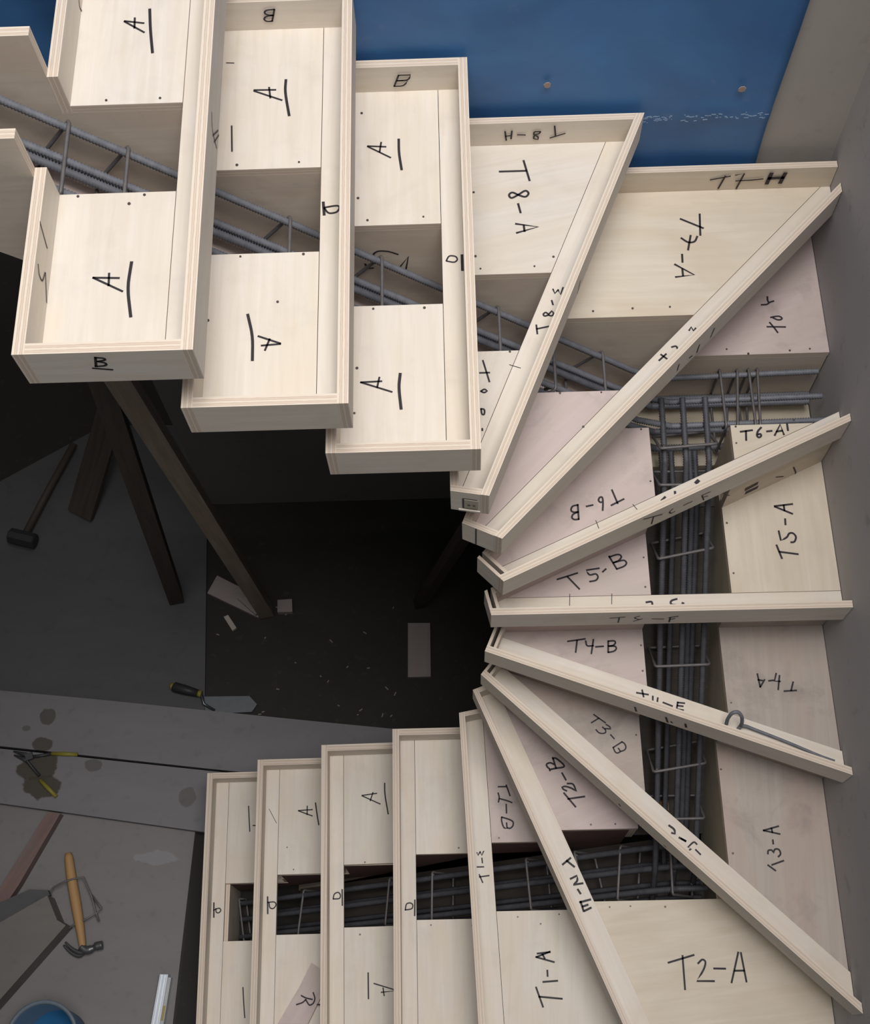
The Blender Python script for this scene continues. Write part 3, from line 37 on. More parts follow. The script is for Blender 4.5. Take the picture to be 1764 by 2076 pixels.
# ---------------------------------------------------------------- node material helpers
def newmat(name, rough=0.7, metal=0.0):
    m = bpy.data.materials.new(name); m.use_nodes = True
    nt = m.node_tree; b = nt.nodes['Principled BSDF']
    b.inputs['Roughness'].default_value = rough; b.inputs['Metallic'].default_value = metal
    b.inputs['Specular IOR Level'].default_value = 0.3
    return m, nt, b
def node(nt, t, **kw):
    n = nt.nodes.new(t)
    for k, v in kw.items():
        if k.startswith('i_'): n.inputs[k[2:]].default_value = v
        else: setattr(n, k, v)
    return n
def mix(nt, fac, a, b, blend='MIX'):
    n = nt.nodes.new('ShaderNodeMix'); n.data_type = 'RGBA'; n.blend_type = blend
    for i, v in ((0, fac), (6, a), (7, b)):
        if hasattr(v, 'is_output'): nt.links.new(v, n.inputs[i])
        elif i == 0: n.inputs[0].default_value = v
        else: n.inputs[i].default_value = (*v, 1)
    return n.outputs[2]
def ramp(nt, src, stops, interp='LINEAR'):
    r = nt.nodes.new('ShaderNodeValToRGB'); r.color_ramp.interpolation = interp
    e = r.color_ramp.elements
    while len(e) < len(stops): e.new(0.5)
    for el, (p, c) in zip(e, stops):
        el.position = p; el.color = (*c, 1) if len(c) == 3 else c
    nt.links.new(src, r.inputs[0]); return r.outputs[0]
def noise(nt, vec, scale, detail=4, rough=0.55, dist=0.0):
    n = node(nt, 'ShaderNodeTexNoise'); n.inputs['Scale'].default_value = scale
    n.inputs['Detail'].default_value = detail; n.inputs['Roughness'].default_value = rough
    n.inputs['Distortion'].default_value = dist
    if vec is not None: nt.links.new(vec, n.inputs['Vector'])
    return n.outputs['Fac']
def mapping(nt, src, scale):
    m = node(nt, 'ShaderNodeMapping'); m.inputs['Scale'].default_value = scale
    nt.links.new(src, m.inputs['Vector']); return m.outputs['Vector']
def bump(nt, b, h, s, d=0.002):
    n = node(nt, 'ShaderNodeBump'); n.inputs['Strength'].default_value = s; n.inputs['Distance'].default_value = d
    nt.links.new(h, n.inputs['Height']); nt.links.new(n.outputs[0], b.inputs['Normal'])
G = lambda v: (v, v, v)

def ply(name, light, dark, mottle=None, mfac=0.0, streak=1.0, dirt=0.0):
    m, nt, b = newmat(name, 0.62)
    uv = node(nt, 'ShaderNodeTexCoord').outputs['UV']
    g = noise(nt, mapping(nt, uv, (1.4, 22, 1)), 3.0, 5, 0.6, 0.6)
    c = mix(nt, ramp(nt, g, [(0.30, G(0)), (0.72, G(streak))]), light, dark)
    big = noise(nt, mapping(nt, uv, (2.2, 6.0, 1)), 1.6, 3, 0.5, 0.8)
    if mottle:
        c = mix(nt, ramp(nt, big, [(0.42, G(0)), (0.66, G(mfac))]), c, mottle)
    if dirt:
        d = noise(nt, uv, 9.0, 6, 0.65, 0.4)
        c = mix(nt, ramp(nt, d, [(0.52, G(0)), (0.72, G(dirt))]), c, (0.16, 0.14, 0.13))
    oi = node(nt, 'ShaderNodeObjectInfo').outputs['Random']
    c = mix(nt, 1.0, c, ramp(nt, oi, [(0, G(0.95)), (1, G(1.03))]), 'MULTIPLY')
    nt.links.new(c, b.inputs['Base Color'])
    bump(nt, b, g, 0.08)
    return m
def ply_edge(name, a, bcol, dk):
    m, nt, b = newmat(name, 0.75)
    uv = node(nt, 'ShaderNodeTexCoord').outputs['UV']
    sep = node(nt, 'ShaderNodeSeparateXYZ'); nt.links.new(uv, sep.inputs[0])
    ns = noise(nt, mapping(nt, uv, (14, 1.0, 1)), 4.0, 3)
    ad = node(nt, 'ShaderNodeMath', operation='MULTIPLY_ADD'); nt.links.new(ns, ad.inputs[0]); ad.inputs[1].default_value = 0.125
    nt.links.new(sep.outputs['Y'], ad.inputs[2])
    st = [(0.0, a), (0.18, a), (0.21, dk), (0.25, bcol), (0.36, bcol), (0.40, dk), (0.44, a), (0.60, a), (0.64, dk), (0.68, bcol), (0.78, bcol), (0.82, dk), (0.86, a), (1.0, a)]
    c = ramp(nt, ad.outputs[0], st)
    g = noise(nt, mapping(nt, uv, (6, 30, 1)), 5.0, 4)
    c = mix(nt, ramp(nt, g, [(0.35, G(0)), (0.8, G(0.35))]), c, dk)
    nt.links.new(c, b.inputs['Base Color']); return m
FRESH = ply('plywood_fresh', (0.69, 0.63, 0.56), (0.585, 0.51, 0.42), (0.63, 0.53, 0.40), 0.4, 0.6, 0.10)
YELL = ply('plywood_yellowish', (0.66, 0.585, 0.48), (0.57, 0.49, 0.385), (0.56, 0.46, 0.35), 0.6, 0.8, 0.06)
PINK = ply('plywood_pinkish', (0.565, 0.465, 0.44), (0.49, 0.39, 0.365), (0.50, 0.43, 0.375), 0.6, 0.6, 0.35)
STAIN = ply('plywood_weathered', (0.44, 0.385, 0.34), (0.36, 0.305, 0.265), (0.43, 0.325, 0.275), 0.6, 0.7, 0.4)
BOT = ply('plywood_shaded_bottom', (0.075, 0.065, 0.055), (0.05, 0.043, 0.037), None, 0, 0.8)  # shade deep in the mid and lower troughs, put into the colour
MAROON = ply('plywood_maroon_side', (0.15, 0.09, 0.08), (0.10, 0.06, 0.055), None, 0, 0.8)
GREEN = ply('plywood_film_side', (0.47, 0.41, 0.32), (0.39, 0.335, 0.255), (0.43, 0.37, 0.25), 0.5, 0.7, 0.2)
TRENCH = ply('plywood_brown_side', (0.60, 0.525, 0.44), (0.52, 0.445, 0.365), (0.55, 0.43, 0.34), 0.5, 0.7, 0.2)
EDGE = ply_edge('plywood_edge', (0.69, 0.60, 0.50), (0.61, 0.505, 0.41), (0.45, 0.34, 0.26))

def plain(name, col, rough=0.5, metal=0.0, var=0.15, sc=40, bmp=0.0):
    m, nt, b = newmat(name, rough, metal)
    o = node(nt, 'ShaderNodeTexCoord').outputs['Object']
    n = noise(nt, o, sc, 4)
    c = mix(nt, n, tuple(x * (1 - var) for x in col), tuple(min(1, x * (1 + var)) for x in col))
    nt.links.new(c, b.inputs['Base Color'])
    if bmp: bump(nt, b, n, bmp)
    return m
INK = plain('marker_ink', (0.028, 0.022, 0.026), 0.6)
NAIL = plain('nail_steel', (0.10, 0.085, 0.075), 0.5, 0.6)
STEEL = plain('rebar_steel', (0.16, 0.165, 0.185), 0.6, 0.2, 0.4, 60, 0.1)
STEEL2 = plain('rebar_steel_shaded', (0.075, 0.075, 0.085), 0.6, 0.2, 0.4, 60, 0.1)  # same steel darkened: trough shade painted into the mid and lower bars
TIE = plain('stirrup_steel', (0.15, 0.14, 0.14), 0.55, 0.4, 0.3, 80)
def concrete(name, a, bcol, dark, sc=3.0, rough=0.85):
    m, nt, b = newmat(name, rough)
    o = node(nt, 'ShaderNodeTexCoord').outputs['Object']
    n1 = noise(nt, o, sc, 6, 0.6, 0.3); n2 = noise(nt, o, sc * 9, 5, 0.6)
    c = mix(nt, n1, a, bcol)
    c = mix(nt, ramp(nt, n2, [(0.6, G(0)), (0.8, G(0.5))]), c, dark)
    nt.links.new(c, b.inputs['Base Color']); bump(nt, b, n2, 0.15, 0.003); return m
WALLR = concrete('concrete_wall', (0.37, 0.35, 0.355), (0.45, 0.43, 0.43), (0.14, 0.13, 0.13), 2.0)
WALLB = concrete('concrete_wall_warm', (0.34, 0.31, 0.285), (0.42, 0.385, 0.35), (0.25, 0.23, 0.21), 2.0)
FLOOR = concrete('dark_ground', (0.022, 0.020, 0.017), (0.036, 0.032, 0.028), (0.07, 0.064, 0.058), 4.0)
def greyboard(name, a, bcol, spots=()):
    m, nt, b = newmat(name, 0.8)
    tc = node(nt, 'ShaderNodeTexCoord'); o = tc.outputs['Object']
    n1 = noise(nt, mapping(nt, o, (1.5, 6, 1)), 2.0, 6, 0.6, 0.4); n2 = noise(nt, o, 26, 5)
    c = mix(nt, n1, a, bcol)
    c = mix(nt, ramp(nt, n2, [(0.58, G(0)), (0.8, G(0.35))]), c, tuple(x * 0.5 for x in a))
    for (cx, cy, rx, ry, col, f) in spots:
        mp = node(nt, 'ShaderNodeMapping'); mp.vector_type = 'POINT'
        mp.inputs['Location'].default_value = (-cx / rx, -cy / ry, 0); mp.inputs['Scale'].default_value = (1 / rx, 1 / ry, 0)
        nt.links.new(o, mp.inputs[0])
        ln = node(nt, 'ShaderNodeVectorMath', operation='LENGTH'); nt.links.new(mp.outputs[0], ln.inputs[0])
        nz = noise(nt, o, 14, 3)
        a2 = node(nt, 'ShaderNodeMath', operation='MULTIPLY_ADD'); nt.links.new(nz, a2.inputs[0]); a2.inputs[1].default_value = 0.9; nt.links.new(ln.outputs['Value'], a2.inputs[2])
        c = mix(nt, ramp(nt, a2.outputs[0], [(0.0, G(f)), (0.92, G(f)), (0.99, G(0))]), c, col)
    nt.links.new(c, b.inputs['Base Color']); bump(nt, b, n2, 0.1); return m
OIL = (0.055, 0.048, 0.035)
WOODD = ply('timber_brown', (0.27, 0.215, 0.165), (0.18, 0.14, 0.105), (0.20, 0.14, 0.11), 0.5, 1.0)
WOODK = ply('timber_dark', (0.07, 0.055, 0.045), (0.045, 0.035, 0.028), None, 0, 1.0)
RED = ply('timber_reddish', (0.20, 0.13, 0.115), (0.14, 0.09, 0.08), (0.16, 0.14, 0.13), 0.7, 1.0)
HAND = ply('varnished_handle', (0.42, 0.25, 0.11), (0.33, 0.18, 0.075), None, 0, 1.0)

# ---------------------------------------------------------------- object helpers
def tag(o, label=None, cat=None, group=None, kind=None):
    if label: o['label'] = label
    if cat: o['category'] = cat
    if group: o['group'] = group
    if kind: o['kind'] = kind
    return o
def thing(name, loc, label, cat, group=None):
    o = bpy.data.objects.new(name, None); COL.objects.link(o); o.location = loc
    o.empty_display_size = 0.05
    return tag(o, label, cat, group)
def base(p):
    v = Vector((0, 0, 0))
    while p is not None: v += Vector(p.location); p = p.parent
    return v
def build(name, V, F, mats, parent=None, idx=None, uv=None, smooth=False, loc=None):
    """verts in world space; origin at the parent's base, or at loc when top level"""
    off = base(parent) if parent else Vector(loc or (0, 0, 0))
    me = bpy.data.meshes.new(name)
    me.from_pydata([tuple(Vector(v) - off) for v in V], [], F)
    for m in mats: me.materials.append(m)
    if idx: me.polygons.foreach_set('material_index', idx)
    if uv:
        l = me.uv_layers.new(name='uv')
        k = 0
        for f in uv:
            for c in f: l.data[k].uv = c; k += 1
    if smooth: me.polygons.foreach_set('use_smooth', [True] * len(me.polygons))
    me.update()
    o = bpy.data.objects.new(name, me); COL.objects.link(o)
    if parent: o.parent = parent
    else: o.location = off
    return o
def ccw(p):
    a = sum(p[i][0] * p[(i + 1) % len(p)][1] - p[(i + 1) % len(p)][0] * p[i][1] for i in range(len(p)))
    return p if a > 0 else p[::-1]
def clip(poly, o, n):
    """keep the part of poly where (p-o).n >= 0"""
    out = []
    for i in range(len(poly)):
        a, b = poly[i], poly[(i + 1) % len(poly)]
        da = (a[0] - o[0]) * n[0] + (a[1] - o[1]) * n[1]; db = (b[0] - o[0]) * n[0] + (b[1] - o[1]) * n[1]
        if da >= 0: out.append(a)
        if da * db < 0:
            t = da / (da - db); out.append((a[0] + t * (b[0] - a[0]), a[1] + t * (b[1] - a[1])))
    return out
def areaof(p): return abs(sum(p[i][0] * p[(i + 1) % len(p)][1] - p[(i + 1) % len(p)][0] * p[i][1] for i in range(len(p)))) / 2
def rect(x0, x1, y0, y1): return [(x0, y0), (x1, y0), (x1, y1), (x0, y1)]
def board(name, poly, z0, z1, parent, mat, grain=0.0, edgemat=None, upright=None, loc=None, axes=None):
    """prism of plywood. upright=(origin, dir, normal, thickness): stands on edge, so its top shows the plies.
    axes maps (a, b, t) to world for boards that are not horizontal."""
    poly = ccw([tuple(p) for p in poly]); n = len(poly)
    V = [(x, y, z0) for x, y in poly] + [(x, y, z1) for x, y in poly]
    if axes: V = [tuple(axes(*v)) for v in V]
    F = [tuple(range(n))[::-1], tuple(range(n, 2 * n))]
    ru, rv = random.uniform(0, 9), random.uniform(0, 9)
    c, s = math.cos(grain), math.sin(grain)
    fl = lambda p: (p[0] * c + p[1] * s + ru, -p[0] * s + p[1] * c + rv)
    em = edgemat or EDGE
    if upright:
        o, d, nn, th = upright
        fr = lambda p: ((p[0] - o[0]) * d[0] + (p[1] - o[1]) * d[1] + ru, ((p[0] - o[0]) * nn[0] + (p[1] - o[1]) * nn[1]) / th)
        uv = [[fr(p) for p in poly[::-1]], [fr(p) for p in poly]]; idx = [1, 1]
    else:
        uv = [[fl(p) for p in poly[::-1]], [fl(p) for p in poly]]; idx = [0, 0]
    for i in range(n):
        j = (i + 1) % n; F.append((i, j, n + j, n + i))
        a, b = poly[i], poly[j]; L = math.hypot(b[0] - a[0], b[1] - a[1])
        if upright:
            e = ((b[0] - a[0]) / max(L, 1e-9), (b[1] - a[1]) / max(L, 1e-9))
            if abs(e[0] * d[0] + e[1] * d[1]) > 0.75:
                idx.append(0); u0 = fr(a)[0]; u1 = fr(b)[0]
                uv.append([(u0, z0 + rv), (u1, z0 + rv), (u1, z1 + rv), (u0, z1 + rv)])
            else:
                idx.append(1); f0, f1 = fr(a)[1], fr(b)[1]
                uv.append([(z0, f0), (z0, f1), (z1, f1), (z1, f0)])
        else:
            idx.append(1); uv.append([(ru, 0), (ru + L, 0), (ru + L, 1), (ru, 1)])
    return build(name, V, F, [mat, em], parent, idx, uv, loc=loc)
def tube(pts, r, sides=8, closed=False, rings=None):
    """verts, faces of a tube along pts; rings: list of radii per point"""
    pts = [Vector(p) for p in pts]; n = len(pts); V = []; F = []
    up = Vector((0.13, 0.21, 0.97)); prev = None
    for i in range(n):
        if closed: t = (pts[(i + 1) % n] - pts[i - 1])
        else: t = pts[min(i + 1, n - 1)] - pts[max(i - 1, 0)]
        t.normalize()
        if prev is None:
            a = t.cross(up)
            if a.length < 0.1: a = t.cross(Vector((1, 0, 0)))
        else: a = prev - t * prev.dot(t)
        a.normalize(); prev = a; b = t.cross(a)
        rr = rings[i] if rings else r
        for k in range(sides):
            q = 2 * math.pi * k / sides
            V.append(pts[i] + a * (rr * math.cos(q)) + b * (rr * math.sin(q)))
    m = n if closed else n - 1
    for i in range(m):
        for k in range(sides):
            i2 = (i + 1) % n; k2 = (k + 1) % sides
            F.append((i * sides + k, i * sides + k2, i2 * sides + k2, i2 * sides + k))
    if not closed:
        F.append(tuple(range(sides))[::-1]); F.append(tuple(range((n - 1) * sides, n * sides)))
    return V, F
def join(parts):
    V = []; F = []
    for v, f in parts:
        k = len(V); V += list(v); F += [tuple(i + k for i in q) for q in f]
    return V, F
def dens(pts, step):
    out = []
    for a, b in zip(pts, pts[1:]):
        a, b = Vector(a), Vector(b); k = max(1, int((b - a).length / step))
        out += [a + (b - a) * (i / k) for i in range(k)]
    return out + [Vector(pts[-1])]
def rebar(name, pts, r, parent, step=0.0029, mat=None):
    p = dens(pts, step); rg = [r * (1.2 if i % 2 else 0.9) for i in range(len(p))]
    V, F = tube(p, r, 7, False, rg)
    return build(name, V, F, [mat or STEEL], parent, smooth=True)
def boxv(c, ax, ay, az):
    c, ax, ay, az = map(Vector, (c, ax, ay, az))
    V = [c + sx * ax + sy * ay + sz * az for sz in (-1, 1) for sx, sy in ((-1, -1), (1, -1), (1, 1), (-1, 1))]
    return V, [(3, 2, 1, 0), (4, 5, 6, 7), (0, 1, 5, 4), (1, 2, 6, 5), (2, 3, 7, 6), (3, 0, 4, 7)]
def beamobj(name, p0, p1, w, t, mat, parent=None, loc=None, side=None):
    p0, p1 = Vector(p0), Vector(p1); d = p1 - p0; L = d.length; d.normalize()
    s = Vector(side) if side else d.cross(Vector((0, 0, 1)))
    s = (s - d * s.dot(d)).normalized(); n = d.cross(s)
    V, F = boxv((p0 + p1) / 2, d * L / 2, s * w / 2, n * t / 2)
    u0 = random.uniform(0, 5); uv = []
    for f in F:
        uv.append([((V[i] - p0).dot(d) + u0, (V[i] - p0).dot(s) + (V[i] - p0).dot(n)) for i in f])
    return build(name, V, F, [mat], parent, uv=uv, loc=loc)

# ---------------------------------------------------------------- stair dimensions
R, GO, H, HB = 0.175, 0.2061, 0.068, 0.0165        # rise, going, rim above tray bottom, board thickness
TH = 0.018; OV = 0.054; WD = 0.26; NS = 0.0575
YU0, YU1, YUA, YUB = 0.0588, 0.8955, 0.3865, 0.5621
YL0, YL1, YLA, YLB = -0.868, -0.0309, -0.5324, -0.3615
XRA, XRB, XW = 0.3811, 0.5589, 0.7985
XL = -0.2379
V2 = lambda v: (float(v[0]), float(v[1]))

# ---------------------------------------------------------------- setting
def slab(name, x0, x1, y0, y1, z0, z1, mat, label, cat):
    V, F = boxv(((x0 + x1) / 2, (y0 + y1) / 2, (z0 + z1) / 2), ((x1 - x0) / 2, 0, 0), (0, (y1 - y0) / 2, 0), (0, 0, (z1 - z0) / 2))
    o = build(name, V, F, [mat], loc=((x0 + x1) / 2, (y0 + y1) / 2, z0)); return tag(o, label, cat, kind='structure')
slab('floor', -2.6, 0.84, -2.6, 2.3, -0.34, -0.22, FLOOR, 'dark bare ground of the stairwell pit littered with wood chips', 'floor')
slab('wall_right', 0.80, 1.0, -2.6, 0.93, -0.22, 3.4, WALLR, 'grey concrete wall along the right ends of the winder steps', 'wall')
WALLD = concrete('dark_concrete_wall', (0.17, 0.16, 0.15), (0.22, 0.205, 0.19), (0.12, 0.11, 0.10), 2.0)
slab('wall_back', -0.95, 1.0, 1.02, 1.2, -0.22, 3.4, WALLD, 'concrete wall mostly hidden behind the blue tarpaulin', 'wall')
slab('trim_1', 0.34, 1.0, 0.93, 1.02, -0.22, 3.4, WALLB, 'warm grey concrete corner pier beside the edge of the blue tarpaulin', 'wall')
slab('wall_far', -2.6, -0.95, 2.3, 2.4, -0.22, 3.4, WALLB, 'concrete wall lost in the dark behind the stair', 'wall')

slab('light_block_left', -2.7, -2.6, -2.6, 2.4, -0.22, 3.4, WALLB, 'unseen concrete wall added far left to keep out stray light', 'wall')  # out of view; added to stop world light reaching the deep left
slab('shade_slab', -2.6, -1.035, -1.2, 0.895, 2.79, 2.975, WALLB, 'unseen landing slab added above the left side to shade the floor', 'landing')  # out of view; added to block overhead light from the floor below

# blue tarpaulin: a hanging wrinkled sheet with some thickness
def tarp():
    m, nt, b = newmat('tarpaulin_blue', 0.42)
    b.inputs['Specular IOR Level'].default_value = 0.35
    o = node(nt, 'ShaderNodeTexCoord').outputs['Object']
    n1 = noise(nt, mapping(nt, o, (1.2, 1, 1.8)), 1.6, 5, 0.6, 0.5); n2 = noise(nt, o, 18, 5, 0.6)
    c = mix(nt, ramp(nt, n1, [(0.3, G(0)), (0.7, G(1))]), (0.036, 0.108, 0.265), (0.06, 0.185, 0.41))
    c = mix(nt, ramp(nt, n2, [(0.62, G(0)), (0.82, G(0.45))]), c, (0.16, 0.22, 0.33))
    nt.links.new(c, b.inputs['Base Color'])
    wv = node(nt, 'ShaderNodeTexWave'); wv.inputs['Scale'].default_value = 160; nt.links.new(o, wv.inputs[0])
    bump(nt, b, n2, 0.12, 0.004)
    nx, nz = 130, 90; x0, x1 = -2.1, 0.632; z1 = 3.1
    V = []
    for j in range(nz + 1):
        for i in range(nx + 1):
            u, w = i / nx, j / nz
            xx = x0 + (x1 - x0) * u; q = max(0.0, min(1.0, (-0.66 - xx) / 0.24)); q = q * q * (3 - 2 * q)
            zb = 0.66 + 1.12 * q + 0.03 * math.sin(u * 9) + 0.02 * math.sin(u * 23 + 1)
            x = x0 + (x1 - x0) * u; z = zb + (z1 - zb) * w
            if i == nx: x += 0.004 * math.sin(z * 9)
            d = 0.007 * math.sin(x * 5 + 0.6 * math.sin(z * 3)) + 0.006 * math.sin(z * 11 + x * 4) + 0.0025 * math.sin(x * 31 + z * 17)
            cr = math.exp(-((z - 1.965) / 0.006) ** 2) * 0.006 * max(0.0, min(1.0, (x - 0.2) * 6))
            V.append((x, 0.914 + d * (0.35 if x > -0.7 else 1.0) - cr, z))
    F = [(j * (nx + 1) + i, j * (nx + 1) + i + 1, (j + 1) * (nx + 1) + i + 1, (j + 1) * (nx + 1) + i) for j in range(nz) for i in range(nx)]
    t = thing('tarpaulin', (-0.5, 0.914, 0.2), 'blue plastic tarpaulin hanging behind the upper flight of steps', 'tarpaulin')
    s = build('sheet', V, F, [m], t, smooth=True)
    md = s.modifiers.new('thickness', 'SOLIDIFY'); md.thickness = 0.0012
    pm = plain('brown_patch', (0.33, 0.25, 0.22), 0.7)
    for x, y, z in D['flo']['tarpdots']:
        x, z = x / 1000, z / 1000; r = 0.009
        Vv = []; k = 7; a0 = random.random()
        for yy in (0.905, 0.9035):
            Vv += [(x + r * random.uniform(0.7, 1.1) * math.cos(a0 + q * 2 * math.pi / k), yy, z + r * 0.9 * math.sin(a0 + q * 2 * math.pi / k)) for q in range(k)]
        build('tape_patch', Vv, [tuple(range(k)), tuple(range(k, 2 * k))[::-1]] + [(q, k + q, k + (q + 1) % k, (q + 1) % k) for q in range(k)], [pm], t)
    # pale scuffs along the crease
    sm = plain('white_scuff', (0.24, 0.33, 0.45), 0.7)
    pr = []
    for q in range(70):
        x = 0.35 + 0.27 * random.random(); L = random.uniform(0.001, 0.010); z = 1.9635 + random.gauss(0, 0.0045)
        pr.append(boxv((x, 0.9035, z), (L / 2, 0, random.uniform(-.001, .001)), (0, 0.0004, 0), (0, 0, random.uniform(0.0004, 0.0011))))
    Vv, Ff = join(pr); tag(build('crease_scuff', Vv, Ff, [sm], t), kind='stuff')
tarp()

# ---------------------------------------------------------------- step trays
HOST = {}                                    # level -> list of (kind, polygon or None, object)
def reg(L, kind, poly, o): HOST.setdefault(L, []).append((kind, poly, o))
TRAY = {}
def straight(L, label):
    up = L >= 12
    x0 = -(L - 12) * GO if up else XL + (L - 3) * GO
    s = -1 if up else 1
    y0, y1, ya, yb = (YU0, YU1, YUA, YUB) if up else (YL0, YL1, YLA, YLB)
    # the two middle lower trays sit a few millimetres off the string line
    rot = {2: 0.012, 1: 0.006, 0: 0.006}.get(L, 0.0); sh = {2: -0.010, 1: -0.016, 0: 0.004}.get(L, 0)
    z = L * R
    def X(d): return x0 + s * d
    def T(poly):
        if not rot and not sh: return poly
        c, q = math.cos(rot), math.sin(rot)
        return [(x0 + sh + (px - x0) * c - (py - y1) * q, y1 + (px - x0) * q + (py - y1) * c) for px, py in poly]
    t = thing('step_tray', (X(WD / 2), (y0 + y1) / 2, z - HB), label, 'step form', 'straight flight step trays'); TRAY[L] = t
    R4 = lambda d0, d1, a, b: T(rect(min(X(d0), X(d1)), max(X(d0), X(d1)), a, b))
    U = lambda o, d, n: (T([o])[0], d, n, TH)
    reg(L, 'front', None, board('front_board', R4(0, TH, y0, y1), z - HB, z + H, t, FRESH, upright=U((x0, y0), (0, 1), (s, 0))))
    reg(L, 'strip', None, board('nosing_strip', R4(TH, NS, y0 + TH, y1 - TH), z - HB, z, t, FRESH, grain=math.pi / 2))
    for k, (a, b) in enumerate(((y0 + TH, ya), (yb, y1 - TH))):
        p = R4(NS + 0.0012, WD - TH, a, b)
        reg(L, 'soffit', p, board('soffit_board', p, z - HB, z, t, FRESH, grain=math.pi / 2))
        e = (y0, y0 + TH) if k == 0 else (y1 - TH, y1)
        o = board('end_board', R4(TH, WD - TH, *e), z - HB, z + H, t, FRESH, upright=U((X(0), e[0]), (1, 0), (0, 1)))
        reg(L, 'end', R4(-0.01, WD, e[0] - 0.005, e[1] + 0.005), o)
        bb = (y0, ya) if k == 0 else (yb, y1)
        o = board('back_board', R4(WD - TH, WD, *bb), z - HB, z + H, t, FRESH, upright=U((X(WD - TH), bb[0]), (0, 1), (s, 0)))
        reg(L, 'back', R4(WD - 0.03, WD + .01, *bb), o)
def winder(L, label, inner, outer, igrain=0.0, ograin=0.0):
    a, b = [Vector(V2(p)) for p in D['FL'][str(L)]]
    if L < 11:
        c, d = [Vector(V2(p)) for p in D['FL'][str(L + 1)]]
    else:
        c, d = Vector((0.0, 0.0588)), Vector((0.0, 0.8955))
    z = L * R
    t1 = (b - a).normalized(); n1 = Vector((-t1.y, t1.x))          # into the tray
    t2 = (d - c).normalized(); n2 = Vector((t2.y, -t2.x))          # back line, pointing into this tray
    bo = c - n2 * OV                                               # the back line lies under the next tray's nose
    e = Vector(V2(D['EN'][str(L)]))
    te = (e - a).normalized(); ne = Vector((te.y, -te.x))
    if ne.dot((b - a)) < 0: ne = -ne
    big = rect(-0.3, XW, YL0, YU1)
    P0 = clip(clip(clip(big, a, n1), bo, n2), a, ne)
    th = thing('step_tray', (sum(p[0] for p in P0) / len(P0), sum(p[1] for p in P0) / len(P0), z - HB), label, 'step form', 'winder step trays'); TRAY[L] = th
    TH = 0.0155 if L != 5 else 0.013; NS = D['NSW'][str(L)]
    band = lambda p, o, n, d0, d1: clip(clip(p, o + n * d0, n), o + n * d1, -n)
    fb = band(P0, a, n1, 0, TH)
    reg(L, 'front', None, board('front_board', fb, z - HB, z + H, th, FRESH, upright=(a, t1, n1, TH)))
    rest = clip(P0, a + n1 * (TH + 0.0003), n1)
    endth = 0.012 if L not in (6, 7, 8, 9) else 0.0065
    ea = a + ne * 0.0
    reg(L, 'inner_end', None, board('end_board', band(rest, ea, ne, 0, endth), z - HB, z + H - 0.001, th, FRESH, upright=(ea, te, ne, endth)))
    e1 = endth
    if L in (6, 7, 8, 9):
        board('inner_end_board', band(rest, ea, ne, 0.015, 0.0215), z - HB, z + H - 0.001, th, FRESH, upright=(ea + ne * 0.015, te, ne, 0.0065)); e1 = 0.0215
    rest = clip(rest, ea + ne * e1, ne)
    hasH = L in (10, 11)
    if hasH:
        hb = clip(rest, (0, YU1 - TH), (0, 1))
        if areaof(hb) > 1e-5:
            reg(L, 'end', None, board('end_board', hb, z - HB, z + H, th, FRESH if L == 11 else YELL, upright=((0, YU1 - TH), (1, 0), (0, 1), TH)))
        rest = clip(rest, (0, YU1 - TH - 0.0003), (0, -1))
    inn = lambda p, m=0: clip(clip(clip(p, (XRA - m, 0), (-1, 0)), (0, YUA - m), (0, -1)), (0, YLB + m), (0, 1))
    LOW = lambda p, m=0: clip(p, (0, YLA - m), (0, -1))
    RIG = lambda p, m=0: clip(p, (XRB + m, 0), (1, 0))
    UPP = lambda p, m=0: clip(p, (0, YUB + m), (0, 1))
    COR = lambda p, m=0: clip(RIG(p, m), (0, YUA - m), (0, -1))
    outs = {4: [LOW], 5: [LOW], 6: [RIG], 7: [RIG], 8: [RIG], 9: [COR, UPP], 10: [UPP], 11: [UPP]}[L]
    st = band(rest, a, n1, TH + .0003, NS); zs = z + (0.014 if L in (5, 6, 7) else 0)
    reg(L, 'strip', None, board('nosing_strip', st, z - HB, zs, th, FRESH, grain=math.atan2(t1.y, t1.x)))
    body = clip(clip(rest, a + n1 * (NS + 0.0012), n1), bo + n2 * TH, n2)
    back = band(clip(rest, a + n1 * (TH + .0004), n1), bo, n2, 0, TH)
    def put(fn, mat, gr):
        p = fn(body)
        if len(p) > 2 and areaof(p) > 2e-4: reg(L, 'soffit', p, board('soffit_board', p, z - HB, z, th, mat, grain=gr))
        riser = L == 8 and mat is outer                              # full-height riser board standing on the T5-A floor
        q = fn(band(rest, bo, n2, 0.0215, 0.037) if riser else back)
        if len(q) > 2 and areaof(q) > 1e-4: reg(L, 'back', q, board('back_board', q, z + 0.0004 if riser else z - HB, z + (0.156 if riser else H), th, mat, upright=(bo, t2, n2, TH)))
    put(inn, inner, igrain)
    for i, fn in enumerate(outs):
        put(fn, PINK if (L == 9 and i == 1) else outer, ograin)
    return dict(a=a, te=te, ne=ne, z=z)

